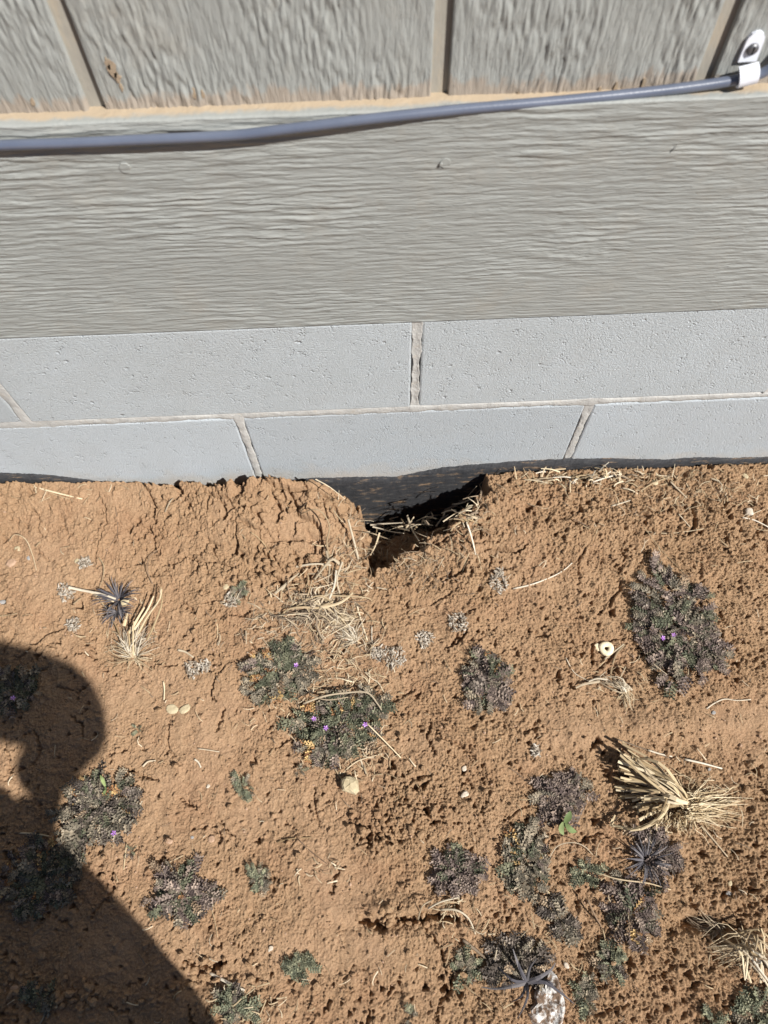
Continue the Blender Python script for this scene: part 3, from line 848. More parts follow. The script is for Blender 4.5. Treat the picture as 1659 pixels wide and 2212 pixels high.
def extr(prof, half, d, o):
    v = [o + p - d * half for p in prof] + [o + p + d * half for p in prof]; n = len(prof)
    f = [(k, (k + 1) % n, n + (k + 1) % n, n + k) for k in range(n)] + [tuple(range(n))[::-1], tuple(range(n, 2 * n))]
    return v, f
arc = []
for r in (.0053, .0071):
    a = [math.pi * (1.0 - t) + .0 for t in np.linspace(0, 1, 12)]
    pts = [side * (-r * math.cos(q)) * -1 + out * (r * math.sin(q)) for q in a]
    arc.append(pts if r < .006 else pts[::-1])
mb = MB(); v, f = extr(arc[0] + arc[1], .0062, tdir, np.zeros(3)); mb.add(v, f); mb.build('strap', M['clip'], cl)
lug = MB(); ud = np.array([-.03, 0, 1.0]); ud /= np.linalg.norm(ud); sd_ = np.array([ud[2], 0, -ud[0]])
base = side * .0062; n = 8
outl = [base - sd_ * .0062, base + sd_ * .0062] + [base + ud * .0135 + sd_ * .0058 * math.cos(a) + ud * .0058 * math.sin(a) for a in np.linspace(0, math.pi, n)]
yf = SID_Y - .0024 - cc[1]; yb = SID_Y + .0004 - cc[1]
v = [(p[0], yf, p[2]) for p in outl] + [(p[0], yb, p[2]) for p in outl]; k = len(outl)
lug.add(v, [tuple(range(k)), tuple(range(2 * k - 1, k - 1, -1))] + [(a, k + a, k + (a + 1) % k, (a + 1) % k) for a in range(k)])
lug.build('lug', M['clip'], cl)
sc = MB(); pc = base + ud * .0085
rings = [(.0040, yf), (.0039, yf - .0010), (.0028, yf - .0019), (.0012, yf - .0023)]; v = []; f = []
for r, y in rings:
    for q in range(14): v.append((pc[0] + r * math.cos(q * 2 * math.pi / 14), y, pc[2] + r * math.sin(q * 2 * math.pi / 14)))
for a in range(3):
    for q in range(14): f.append((a * 14 + q, a * 14 + (q + 1) % 14, a * 14 + 14 + (q + 1) % 14, a * 14 + 14 + q))
f.append(tuple(range(42, 56))); sc.add(v, f); sc_o = sc.build('screw_head', M['screw'], cl, True)
sl_ = MB(); box(sl_, pc[0] - .0005, pc[0] + .0005, yf - .00245, yf - .0015, pc[2] - .0024, pc[2] + .0024); sl_.build('slot', M['dark_hole'], sc_o)

# ================================================================== filaree rosettes
def leaflet(mb, o, d, up, L, W, lobes=2):
    """small toothed leaflet folded along its midrib"""
    s = np.cross(d, up); s /= np.linalg.norm(s) + 1e-9
    fold = up * (W * .35)
    mid = [o + d * L * t - up * L * .16 * t * t for t in (0, .38, .70, 1.0)]
    
    v = [mid[0], mid[1], mid[2], mid[3]]
    f = []
    for sg in (1, -1):
        k = len(v)
        v += [o + d * L * .36 + s * sg * W * .66 + fold, mid[1] * .6 + mid[2] * .4 + s * sg * W * .14 + fold * .4, o + d * L * .86 + s * sg * W * .46 + fold * .8]
        q = [(0, k, 1), (1, k, k + 1), (1, k + 1, 2), (2, k + 1, k + 2), (2, k + 2, 3)]
        f += q if sg < 0 else [t[::-1] for t in q]
    mb.add(v, f)
def frond_mesh(name, pairs, arch, material, seed, wide=1.0, dense=1.0):
    rs = random.Random(seed)
    mb = MB(); L = 1.0
    def P(t): return np.array([L * t, .04 * math.sin(t * 3 + seed), arch * (1.15 * t - 1.15 * t * t * 1.05)])
    stem = [P(t) for t in np.linspace(0, 1, 5)]
    blade(mb, stem, .028, 5, .7, (1, .4), 0, 3)
    for k in range(pairs):
        t = .16 + .80 * k / pairs
        p = P(t); d = P(t + .02) - P(t - .02); d /= np.linalg.norm(d)
        up = np.array([-d[2], 0, d[0]]); sd = np.array([0, 1.0, 0])
        sz = .30 * wide * math.sin(math.pi * (.22 + .66 * t)) * rs.uniform(.8, 1.2)
        for sg in (1, -1):
            a = rs.uniform(.85, 1.15)
            dd = sd * sg * math.sin(a) + d * math.cos(a) + up * rs.uniform(-.1, .35)
            dd /= np.linalg.norm(dd)
            leaflet(mb, p, dd, up, sz, sz * .62 * dense)
    leaflet(mb, P(.95), P(1.0) - P(.97), np.array([0, 0, 1.0]), .17, .15)
    me = mb.mesh(name); me.materials.append(M[material])
    return me
FR = {}
for mk in ('leaf_green', 'leaf_purple', 'leaf_grey', 'leaf_orange', 'leaf_blue', 'leaf_brown', 'leaf_bright', 'leaf_tan'):
    FR[mk] = [frond_mesh('leaf', 5 + k % 2, .16 + .08 * (k % 2), mk, 10 * k + 3, [1.05, .95, 1.15][k % 3], .8) for k in range(3)]
def flower_mesh():
    mb = MB()
    for k in range(5):
        a = k * 2 * math.pi / 5; d = np.array([math.cos(a), math.sin(a), .25]); s = np.array([-math.sin(a), math.cos(a), 0])
        v = [d * .08, d * .35 + s * .17, d * .35 - s * .17, d * .75 + s * .26, d * .75 - s * .26, d * 1.0 + s * .12, d * 1.0 - s * .12, d * .6 + np.array([0, 0, -.06])]
        mb.add(v, [(0, 2, 7), (0, 7, 1), (1, 7, 3), (7, 2, 4), (3, 7, 5), (7, 4, 6), (7, 6, 5)])
    blade(mb, [(0, 0, -.05), (0, .1, -1.0), (0, .3, -2.2)], .12, 4, 1, (1, 1), 0, 4)
    me = mb.mesh('flower'); me.materials.append(M['petal']); return me
FLOWER = flower_mesh()
def rot_to(yaw, pitch, roll):
    return Matrix.Rotation(yaw, 4, 'Z') @ Matrix.Rotation(-pitch, 4, 'Y') @ Matrix.Rotation(roll, 4, 'X')
def rosette(label, px, py, rx, ry, count, mixw, group=None, flowers=(), lift=.006, name='filaree_plant', cat='plant', fan=None, lean=(.0, .34), mesh=None):
    """flat rosette; rx, ry in picture units; mixw = list of (material, share)"""
    c = G(px, py)
    k = .00050
    root = empty(name, tuple(c))
    tag(root, label, cat, group)
    mats = [m_ for m_, w in mixw for _ in range(int(w * 20))]
    # outer leaves lie flat, inner ones stand
    area = math.pi * rx * ry * k * k
    count = int(min(max(area * 5.2 / 1.6e-4, count * .7), 330))
    for i in range(count):
        f = (i + .5) / count
        a = i * 2.39996 + random.uniform(-.35, .35)
        if fan: a = random.uniform(*fan)
        rr = 1 / math.sqrt((math.cos(a) / (rx * k)) ** 2 + (math.sin(a) / (ry * k)) ** 2)
        rr *= 1 + .20 * math.sin(2 * a + px) + .13 * math.sin(5 * a + py) + random.uniform(-.08, .08)
        inner = i % 3
        ln = min(random.uniform(.013, .024), rr * random.uniform(.7, .95))
        start = max(rr * math.sqrt(random.random()) * 1.04 - ln * .75, 0)
        x, y = c[0] + start * math.cos(a), c[1] + start * math.sin(a)
        x1, y1 = c[0] + (start + ln) * math.cos(a), c[1] + (start + ln) * math.sin(a)
        z = gh_soft(x, min(y, -.004)) + lift * .7 * random.uniform(.1, 1.0); z1 = gh_soft(x1, min(y1, -.004)) + .002
        pit = math.atan2(z1 - z, ln) + random.uniform(*lean) * (.35 if inner else .8)
        mk = random.choice(mats)
        if random.random() < .09: mk = random.choice(['leaf_tan', 'leaf_brown'])
        elif mk == 'leaf_green' and start > rr * .45 and random.random() < .45: mk = random.choice(['leaf_purple', 'leaf_grey'])
        if mk == 'leaf_orange' and inner == 0 and random.random() < .5: mk = 'leaf_brown'
        me = random.choice(FR[mk])
        o = bpy.data.objects.new('leaf', me); COL.objects.link(o); o.parent = root
        s = ln * random.uniform(.75, 1.3)
        o.matrix_local = Matrix.Translation(Vector((x - c[0], y - c[1], z - c[2]))) @ rot_to(a + random.gauss(0, .55), pit, random.gauss(0, .5)) @ Matrix.Diagonal((s, s * random.uniform(.85, 1.2), s, 1))
    for fx, fy in flowers:
        p = G(fx, fy, .016)
        o = bpy.data.objects.new('flower', FLOWER); COL.objects.link(o); o.parent = root
        o.matrix_local = Matrix.Translation(Vector(p - c)) @ rot_to(random.uniform(0, 6), random.uniform(-.3, .3), random.uniform(-.4, .1)) @ Matrix.Diagonal((.0030, .0030, .0030, 1))
    return root
FG = 'filaree rosettes on the soil'
rosette('largest rosette of dark feathery leaves, right side, with two tiny violet flowers', 1462, 1362, 122, 132, 130,
        [('leaf_purple', .45), ('leaf_green', .35), ('leaf_grey', .3)], FG, [(1432, 1378), (1456, 1372)], lift=.014)
rosette('dark green feathery rosette with one violet flower, below the dead grass tuft', 604, 1452, 84, 76, 95,
        [('leaf_green', .6), ('leaf_grey', .4), ('leaf_orange', .06)], FG, [(640, 1437)], lift=.013)
rosette('wide dark green rosette with three violet flowers, above the tan stone', 735, 1570, 128, 72, 120,
        [('leaf_green', .8), ('leaf_grey', .2), ('leaf_purple', .12), ('leaf_orange', .06)], FG, [(678, 1553), (704, 1572), (789, 1565)], lift=.013)
rosette('small purple grey rosette midway between the centre plants and the cream ring', 1054, 1470, 70, 66, 70,
        [('leaf_purple', .7), ('leaf_green', .2), ('leaf_grey', .2), ('leaf_orange', .06)], FG, lift=.010)
rosette('purple grey rosette with a fresh green sprout at its lower edge', 1207, 1722, 60, 66, 62,
        [('leaf_purple', .7), ('leaf_grey', .3), ('leaf_orange', .04)], FG, lift=.010)
rosette('grey brown rosette with orange leaf tips beside the shadow edge', 215, 1745, 84, 88, 85,
        [('leaf_grey', .45), ('leaf_brown', .35), ('leaf_green', .15), ('leaf_orange', .09)], FG, [(246, 1800)], lift=.008)
rosette('purple rosette edged with orange leaves, just right of the shadow', 398, 1925, 64, 66, 70,
        [('leaf_purple', .6), ('leaf_green', .25), ('leaf_grey', .15), ('leaf_orange', .09)], FG, lift=.009)
rosette('compact dark purple rosette above the pale curled straws', 988, 1886, 52, 56, 58,
        [('leaf_purple', .75), ('leaf_green', .2), ('leaf_grey', .1)], FG, lift=.009)
rosette('olive grey rosette flecked with orange, left of the small bright green plant', 1136, 1856, 58, 66, 70,
        [('leaf_grey', .55), ('leaf_green', .3), ('leaf_purple', .15), ('leaf_orange', .12)], FG, lift=.009)
rosette('purple rosette left of the hollow in the pitted soil', 1362, 1972, 62, 66, 66,
        [('leaf_purple', .75), ('leaf_grey', .2), ('leaf_green', .1), ('leaf_orange', .05)], FG, lift=.009)
rosette('dull purple rosette directly below the uprooted straw bundle', 1418, 1838, 52, 52, 46,
        [('leaf_purple', .7), ('leaf_brown', .3)], FG, lift=.008)
rosette('dark rosette lying fully in the shadow with yellowed edges', 95, 1890, 84, 90, 85,
        [('leaf_green', .45), ('leaf_grey', .3), ('leaf_purple', .2), ('leaf_orange', .12)], FG, lift=.008)
rosette('dark rosette inside the rounded shadow at the left edge', 35, 1492, 60, 52, 60,
        [('leaf_green', .7), ('leaf_grey', .3)], FG, [(28, 1508)], lift=.010)
BG_ = 'blue green seedlings'
rosette('fluffy blue green plant in the bottom right corner', 1632, 2196, 52, 42, 50, [('leaf_blue', .9), ('leaf_grey', .2)], BG_, lift=.012)
rosette('blue green tuft left of the corner plant at the bottom right', 1535, 2204, 32, 24, 24, [('leaf_blue', 1)], BG_, lift=.010)
rosette('small bright blue green plant at the end of the long bent straw', 1264, 1886, 34, 30, 30, [('leaf_blue', .8)], BG_, lift=.008)
rosette('small grey green seedling left of the tan stone', 525, 1700, 28, 24, 26, [('leaf_blue', .7), ('leaf_grey', .3)], BG_, lift=.006)
rosette('tiny seedling just above and left of the tan stone', 648, 1664, 16, 14, 14, [('leaf_blue', .7), ('leaf_grey', .3)], BG_, lift=.004)
rosette('low green plant with upright leaflets below the centre of the picture', 648, 2082, 32, 32, 30, [('leaf_blue', .5), ('leaf_green', .4)], BG_, lift=.007)
rosette('pale seedling with dried tips right of the orange edged rosette', 562, 1898, 27, 36, 26, [('leaf_blue', .35), ('leaf_grey', .5), ('leaf_orange', .08)], BG_, lift=.005)
rosette('green and straw coloured plant at the bottom beside the shadow edge', 505, 2172, 48, 34, 40, [('leaf_blue', .45), ('leaf_grey', .4)], BG_, lift=.007)
rosette('little star shaped seedling between the pale leaf pair and the head shadow', 299, 1577, 15, 15, 10, [('leaf_green', .6), ('leaf_blue', .5)], BG_, lift=.004)
rosette('grey green seedling spread below the hollow of purple rosettes', 1318, 2080, 38, 32, 30, [('leaf_blue', .6), ('leaf_green', .3), ('leaf_grey', .2)], BG_, lift=.007)
rosette('thin greenish seedling right of the white speckled rock', 1262, 2150, 34, 34, 24, [('leaf_blue', .5), ('leaf_grey', .5)], BG_, lift=.005)
rosette('faint green seedling touching the straw stalks at lower centre', 1005, 2085, 30, 36, 22, [('leaf_blue', .5), ('leaf_grey', .4)], BG_, lift=.005)
rosette('tiny seedling at the very bottom left of the dark bladed plant', 890, 2190, 16, 18, 12, [('leaf_blue', .5), ('leaf_grey', .5)], BG_, lift=.004)
rosette('sparse brownish weed with curled leaves above the white speckled rock', 1210, 1985, 46, 40, 30, [('leaf_brown', .7), ('leaf_grey', .5)], BG_, lift=.008)
rosette('small blue grey sprig beside the upright straw at the shadow', 283, 1838, 14, 14, 12, [('leaf_blue', 1)], BG_, lift=.004)
rosette('dark seedling at the bottom inside the shadow', 90, 2150, 36, 30, 24, [('leaf_green', .5), ('leaf_grey', .5)], BG_, lift=.006)
rosette('pale grey lichen like weed between clod cracks and dead grass', 515, 1280, 32, 26, 22, [('leaf_blue', .6), ('leaf_grey', .6)], BG_, lift=.005)

# ---- broad leaved sprouts
def lance(mb, pts, w, n=7, cup=.3):
    P = catmull(pts, n); v = []; f = []
    for i, p in enumerate(P):
        t = P[min(i + 1, n - 1)] - P[max(i - 1, 0)]; t = t / np.linalg.norm(t)
        s = np.cross(t, (0, 0, 1.0)); s /= np.linalg.norm(s) + 1e-6; u = np.cross(s, t); k = i / (n - 1)
        ww = w * .5 * max(math.sin(math.pi * min(k * .92 + .08, 1)) ** .8, .04)
        v += [p - s * ww + u * ww * cup, p, p + s * ww + u * ww * cup]
    for i in range(n - 1):
        a = i * 3; f += [(a, a + 1, a + 4, a + 3), (a + 1, a + 2, a + 5, a + 4)]
    mb.add(v, f)
def sprout(label, name, leaves, w, material, cat='plant', group=None, lift=.012):
    root = None
    for pts in leaves:
        P = [G(a, b, h) for a, b, h in pts]
        if root is None:
            root = empty(name, tuple(P[0])); tag(root, label, cat, group); o0 = P[0]
        mb = MB(); lance(mb, [p - o0 for p in P], w * random.uniform(.85, 1.15)); mb.build('leaf', M[material], root, True)
    return root
sprout('fresh bright green sprout of three broad leaves on a purple rosette', 'green_sprout',
       [[(1220, 1778, .010), (1228, 1764, .016), (1233, 1752, .016)], [(1218, 1775, .010), (1212, 1792, .013), (1218, 1804, .010)], [(1222, 1778, .010), (1232, 1792, .012), (1246, 1797, .008)]], .0068, 'leaf_bright')
sprout('single fresh green leaf standing in the grey brown rosette', 'green_sprout',
       [[(228, 1700, .008), (222, 1685, .014), (216, 1674, .012)], [(228, 1700, .008), (226, 1712, .009), (222, 1716, .006)]], .0038, 'leaf_bright')

# ---- dark tufts of narrow blades
def tuft(label, px, py, blades, length, material, w, name='grass_tuft', spread=1.0, up=.6, group=None, fan=None):
    c = G(px, py); root = empty(name, tuple(c)); tag(root, label, 'grass', group)
    for k in range(blades):
        a = random.uniform(*fan) if fan else k * 2.4 + random.uniform(-.4, .4)
        l = length * random.uniform(.55, 1.1); h = l * up * random.uniform(.3, 1.0)
        d = np.array([math.cos(a), math.sin(a), 0])
        mb = MB()
        blade(mb, [d * .001, d * l * .4 + np.array([0, 0, h * .7]), d * l * .8 * spread + np.array([0, 0, h]), d * l * spread + np.array([0, 0, h * .75])], w * random.uniform(.7, 1.2), 6, .28, (.9, .12), random.uniform(-.5, .5))
        mb.build('blade', M[material], root)
    return root
TG = 'dark withered tufts'
tuft('slate grey withered tuft at the top of the left straw tussock', 258, 1296, 52, .030, 'ash', .0026, group=TG, up=.7)
tuft('slate grey lower half of the withered tuft in the left straw tussock', 254, 1322, 34, .024, 'ash', .0026, group=TG, up=.6, fan=(2.6, 6.6))
tuft('slate grey withered tuft below the uprooted straw bundle', 1394, 1858, 44, .026, 'ash', .0026, group=TG, up=.7)
def long_blades(label, name, items, w, material, cat='grass', flat=.22, part='blade', taper=(1, .15), n=9, joined=None, group=None):
    root = None
    jm = MB()
    for pts in items:
        P = [G(*p) for p in pts]
        if root is None:
            o0 = P[0]; root = empty(name, tuple(o0)); tag(root, label, cat, group)
        mb = MB(); ww = w * random.uniform(.75, 1.2)
        blade(mb, [p - o0 for p in P], ww, n, flat, taper)
        mb.build(part, M[material], root)
    return root, o0
long_blades('dark purplish plant with long arching blades in front of the white rock', 'bladed_weed',
            [[(1137, 2122, .004), (1120, 2085, .022), (1108, 2050, .030)], [(1137, 2122, .004), (1125, 2095, .02), (1115, 2065, .025)], [(1137, 2122, .004), (1108, 2118, .016), (1085, 2098, .012), (1070, 2085, .006)],
             [(1137, 2122, .004), (1110, 2130, .014), (1070, 2136, .008), (1040, 2132, .004)], [(1137, 2122, .004), (1140, 2150, .016), (1130, 2178, .010), (1118, 2200, .004)], [(1137, 2122, .004), (1165, 2112, .018), (1190, 2095, .016), (1200, 2080, .01)],
             [(1137, 2122, .004), (1175, 2122, .018), (1205, 2140, .014), (1240, 2168, .004)], [(1137, 2122, .004), (1170, 2118, .015), (1200, 2130, .012), (1225, 2155, .004)], [(1137, 2122, .004), (1145, 2090, .018), (1160, 2070, .02)],
             [(1137, 2122, .004), (1128, 2150, .012), (1105, 2165, .006)]], .0048, 'ash')
rosette('brown curled leaf weed left of the bladed plant', 1100, 2075, 58, 40, 44, [('leaf_brown', 1), ('leaf_grey', .3)], BG_, lift=.010)
rosette('brown curled leaf weed behind the bladed plant, touching the rock', 1150, 2090, 46, 36, 34, [('leaf_brown', 1), ('leaf_grey', .3)], BG_, lift=.010)

# ---- ashen dead little rosettes
def ashen(label, px, py, r):
    c = G(px, py); root = empty('dead_rosette', tuple(c)); tag(root, label, 'dead plant', 'ashen dead rosettes')
    mb = MB()
    for k in range(int(40 + 2 * r)):
        a = random.uniform(0, 6.28); rr = r * .0005 * math.sqrt(random.random())
        p = np.array([rr * math.cos(a), rr * math.sin(a), gh_soft(c[0] + rr * math.cos(a), min(c[1] + rr * math.sin(a), -.004)) - c[2] + random.uniform(0, .004)])
        b_ = random.uniform(0, 6.28); d = np.array([math.cos(b_), math.sin(b_), random.uniform(-.1, .9)]) * random.uniform(.002, .0055)
        blade(mb, [p, p + d * .6 + np.array([random.gauss(0, .0008), random.gauss(0, .0008), 0]), p + d * np.array([1, 1, .3])], random.uniform(.0012, .0026), 4, .5, (.9, .6))
    o = mb.build('leaves', M['pale_dead'], root); o['kind'] = 'stuff'
for l, px, py, r in [('ashen dead rosette right of the white straw piece at left', 418, 1446, 20), ('ashen dead rosette below the first, smaller and nearer the plant', 445, 1438, 12),
                     ('ashen dead rosette at the tip of the bleached left straw', 142, 1282, 20), ('ashen dead rosette below the dark left tuft', 160, 1350, 16),
                     ('ashen dead rosette at the left end of the long pale straw', 1075, 1262, 22), ('ashen dead rosette under the long pale straw, upper', 1080, 1240, 10),
                     ('ashen dead rosette in the centre right, larger of a pair', 990, 1345, 24), ('ashen dead rosette in the centre right, smaller of a pair', 918, 1382, 20),
                     ('ashen dead rosette at the end of the bent grey twig', 850, 1418, 28), ('ashen dead rosette left of the bent grey twig end', 815, 1412, 16),
                     ('ashen dead flake lying above the small stone, right of centre', 1158, 1622, 9), ('ashen dead rosette at the foot of the grey lichen like weed', 500, 1298, 18),
                     ('ashen dead rosette by the small stalk above the shadow', 185, 1218, 14)]:
    ashen(l, px, py, r)

# ================================================================== straw, tussocks, twigs
def straw(label, pts, w_mm, material='straw', flat=.5, taper=(1, .7), name='straw', cat='straw', group='loose straws on the soil', hz=.0012):
    P = [G(p[0], p[1], (p[2] if len(p) > 2 else hz)) for p in pts]
    mb = MB(); blade(mb, P, w_mm * .00086, max(4, 4 * len(P) - 3), flat, taper, None, 6)
    o = mb.build(name, M[material], None, True, origin=P[0])
    tag(o, label, cat, group)
    return o
S = straw
S('pale straw at lower left centre crossing above a thin brown twig', [(598, 1819), (632, 1811), (672, 1809)], 2.2, 'straw_gold')
S('thin brown twig sloping from the pale straw to a small heap', [(645, 1814), (672, 1840), (706, 1866)], 1.6, 'twig')
S('dull straw lying fully in the shadow, lower left', [(42, 1799), (80, 1802), (114, 1808)], 2.8)
S('pale upright straw at the bottom tip of the shadowed orange rosette', [(273, 1822), (270, 1850), (267, 1878)], 2.6, 'straw_gold')
S('thick pale stalk beside the shadow edge near the bottom', [(450, 2100), (488, 2120), (528, 2140)], 4.0, 'straw_pale')
S('short straw at the bottom under the thick pale stalk', [(540, 2160), (556, 2185), (564, 2208)], 3.0)
S('long thin strand hanging below the purple orange edged rosette', [(446, 1926), (456, 1960), (464, 1990), (470, 2025)], 1.1, 'straw_gold')
S('grey straw at the bottom left inside the shadow', [(120, 2143), (103, 2180), (84, 2216)], 3.0, 'straw_pale')
S('straw pointing up and right over the purple orange edged rosette', [(338, 1876), (366, 1862), (396, 1848)], 2.0)
S('golden straw sloping down right from the olive grey rosette', [(1170, 1910), (1196, 1940), (1222, 1972)], 2.6, 'straw_gold')
S('thin arched straw right of the olive grey rosette', [(1184, 1858, .002), (1204, 1828, .010), (1236, 1820, .014), (1262, 1828, .010), (1280, 1846, .002)], 1.5, 'straw_pale')
S('long bent straw running past the bright blue green plant', [(1278, 1876, .002), (1310, 1892, .006), (1346, 1901, .008), (1400, 1908, .006), (1449, 1922, .002)], 2.3, 'straw')
S('short straw crossing under the long bent straw', [(1346, 1942), (1364, 1920), (1380, 1898, .004)], 1.6, 'straw_pale')
S('curled pale straw on the crumbly ridge, left of three', [(902, 1990, .002), (912, 1958, .012), (932, 1945, .008)], 2.0, 'straw_pale')
S('curled pale straw on the crumbly ridge, uppermost', [(925, 1962, .003), (952, 1948, .010), (992, 1938, .008)], 2.8, 'straw_pale')
S('curled pale straw on the crumbly ridge, long forked one', [(950, 1965, .004), (985, 1966, .012), (1012, 1984, .008), (1027, 2018, .001)], 3.0, 'straw_pale')
S('thick grey stalk at lower centre pointing to the bladed weed', [(1000, 2030), (1035, 2058), (1072, 2094)], 4.0, 'straw_dark')
S('pale stalk standing against the thick grey stalk', [(1074, 2046, .010), (1066, 2078, .006), (1048, 2116, .001)], 2.4, 'straw_pale')
S('brown twig left of the thick grey stalk', [(976, 2072), (982, 2105), (990, 2138)], 2.0, 'twig')
S('dark twig standing in the purple rosette at lower right', [(1270, 1944, .016), (1284, 1975, .008), (1302, 2006, .001)], 2.4, 'twig')
S('pale stalk below the dark twig at lower right', [(1302, 2006, .002), (1308, 2035, .004), (1306, 2062, .001)], 1.8, 'straw')
S('short white stalk piece right of the left tussock', [(384, 1404), (400, 1408), (418, 1420)], 3.6, 'straw_pale')
S('upright straw scrap above the pale leaf pair', [(353, 1472), (355, 1490), (354, 1512)], 2.4, 'straw_gold')
S('short straw standing left of the dead grass tuft', [(466, 1338), (470, 1358), (469, 1378)], 2.2)
S('pale scrap below the pale leaf pair', [(420, 1640), (428, 1646), (434, 1658)], 3.0, 'straw_pale')
S('small grey twig under the pale leaf pair', [(428, 1617), (450, 1620), (474, 1624)], 2.0, 'straw_dark')
S('split dark stalk above the grey brown rosette', [(308, 1656), (320, 1645), (336, 1643)], 2.8, 'straw_dark')
S('straw touching the left edge above the shadow', [(-8, 1332), (16, 1329), (37, 1325)], 2.0)
S('bleached strand draped over the wide dark green rosette', [(655, 1520, .016), (700, 1504, .020), (745, 1497, .018), (792, 1496, .018), (815, 1520, .012), (828, 1541, .008)], 3.0, 'straw_pale')
S('second bleached strand on the wide dark green rosette', [(668, 1500, .016), (705, 1512, .02), (752, 1506, .018)], 2.2, 'straw_pale')
S('thin pale stalk sloping down right from the wide rosette', [(792, 1562, .014), (830, 1600, .008), (866, 1637, .002)], 2.2, 'straw_gold')
S('upright brown stalk right of the dead grass tuft', [(770, 1302), (780, 1340), (794, 1384)], 3.4)
S('tiny white upright straw right of the dead grass tuft', [(803, 1352), (803, 1376), (804, 1390)], 2.0, 'straw_pale')
S('hooked white straw right of the dead grass tuft', [(772, 1398), (790, 1390), (803, 1388)], 2.0, 'straw_pale')
S('bent grey twig running to an ashen rosette', [(768, 1388), (790, 1412), (830, 1420), (868, 1428)], 2.0, 'straw_dark')
S('straw pointing at the tan stone from above', [(718, 1650), (728, 1668), (741, 1688)], 2.4)
S('straw end right of the tan stone tip', [(778, 1638), (784, 1656), (790, 1672)], 2.8, 'straw_pale')
S('straws tangle strand above the tan stone', [(738, 1672), (760, 1652), (782, 1640), (826, 1628)], 2.0)
S('small stalk left of the purple rosette at centre right', [(960, 1425), (967, 1438), (974, 1450)], 2.0)
S('bent straw left of the cream ring, upper', [(1222, 1420), (1240, 1452), (1262, 1466), (1282, 1476)], 1.8, 'straw_pale')
S('brown stalk curving up to the cream ring', [(1318, 1465), (1322, 1440), (1332, 1412), (1350, 1392)], 3.4)
S('wavy pale rootlet on the smooth soil at right', [(1526, 1531), (1545, 1518), (1566, 1510), (1592, 1513), (1622, 1511)], 1.9, 'straw_pale')
S('short grey stalk lying on the largest rosette', [(1410, 1432, .012), (1424, 1444, .012), (1441, 1457, .012)], 2.4, 'straw_pale')
S('white stalk above the uprooted straw bundle', [(1479, 1640, .006), (1515, 1648, .004), (1560, 1660)], 3.0, 'straw_pale')
S('grey stalk lying along the top of the uprooted bundle', [(1328, 1595), (1370, 1610), (1420, 1628), (1452, 1640)], 2.6, 'straw_dark')
S('broken pale stalk above the uprooted bundle', [(1400, 1620), (1425, 1628), (1452, 1634)], 3.2, 'straw_pale')
S('straight grey stalk pointing down right from the uprooted bundle', [(1514, 1782, .004), (1542, 1815), (1572, 1851)], 2.4, 'straw_dark')
S('thin dark stick above the purple rosette with the sprout', [(1102, 1660), (1120, 1672), (1140, 1690)], 1.8, 'twig')
S('long bent straw at the wall foot, far left', [(58, 1042, .003), (104, 1060, .002), (140, 1069), (178, 1078)], 3.4, 'straw_gold')
S('second straw at the wall foot, far left', [(72, 1046, .003), (112, 1066), (150, 1078)], 2.0, 'straw')
S('pale split blades leaning from the wall gap', [(356, 1106), (372, 1078, .004), (396, 1058, .008), (420, 1048, .010)], 3.2, 'straw_pale')
S('looped thin straw at left edge of the soil', [(18, 1170, .002), (34, 1155, .010), (56, 1166, .010), (70, 1198, .004), (79, 1232)], 1.5, 'straw')
S('thin dark root hanging down the soil at left', [(250, 1096), (254, 1150), (232, 1190), (216, 1248)], 1.4, 'twig')
S('fine curved rootlet on the clod left of the burrow', [(542, 1150, .003), (556, 1160, .004), (574, 1180, .003), (588, 1212)], 1.2, 'straw_gold')
S('tall pale stalk standing left of the burrow', [(774, 1208), (764, 1168, .012), (752, 1122, .026)], 4.2, 'straw_pale')
S('arched dry grass stem over the clod', [(712, 1205, .0), (706, 1170, .014), (712, 1138, .026), (700, 1112, .034), (680, 1100, .034), (650, 1110, .020)], 2.6, 'straw')
S('long pale straw on open soil right of centre', [(1108, 1272), (1150, 1262), (1196, 1244), (1220, 1230), (1236, 1216)], 2.4, 'straw_pale')
S('pale stalk standing right of the burrow', [(1008, 1128, .020), (1018, 1158, .012), (1028, 1198)], 3.6, 'straw_pale')
S('thin straws below the stalk right of the burrow', [(1022, 1180, .004), (1034, 1205), (1040, 1232)], 2.0, 'straw')
S('short thick pale straw under the wall grass', [(1322, 1093), (1342, 1087), (1364, 1080)], 3.4, 'straw_pale')
S('grey stick standing at right of the wall soil', [(1466, 1110), (1478, 1124), (1490, 1138)], 2.6, 'straw_pale')
S('long fine fibre crossing the pitted soil at right', [(1348, 1082), (1392, 1140), (1430, 1190), (1478, 1238)], 1.3, 'straw')
S('fine fibre lying level on the pitted soil at right', [(1396, 1148), (1440, 1152), (1484, 1148), (1520, 1142)], 1.4, 'straw')
S('dark thorn like stick right of centre below the wall', [(1238, 1122, .006), (1256, 1130, .004), (1276, 1140)], 2.2, 'twig')
S('straw at the right edge beside the pale round stone', [(1604, 1118), (1630, 1124), (1662, 1140)], 2.4, 'straw_pale')
S('second straw at the right edge by the pale round stone', [(1612, 1116), (1640, 1104), (1668, 1096)], 1.8, 'straw')
S('brown stalk near the wall at far right', [(1448, 1040, .006), (1466, 1058, .003), (1484, 1076)], 3.4, 'straw_dark')
S('pale bark strip by the wall at right', [(1280, 1042, .004), (1318, 1030, .006), (1362, 1016, .006)], 2.6, 'straw_pale')
S('straw lying slantwise below the wall at right', [(1382, 1062), (1410, 1044, .004), (1446, 1030, .004)], 2.6, 'straw')

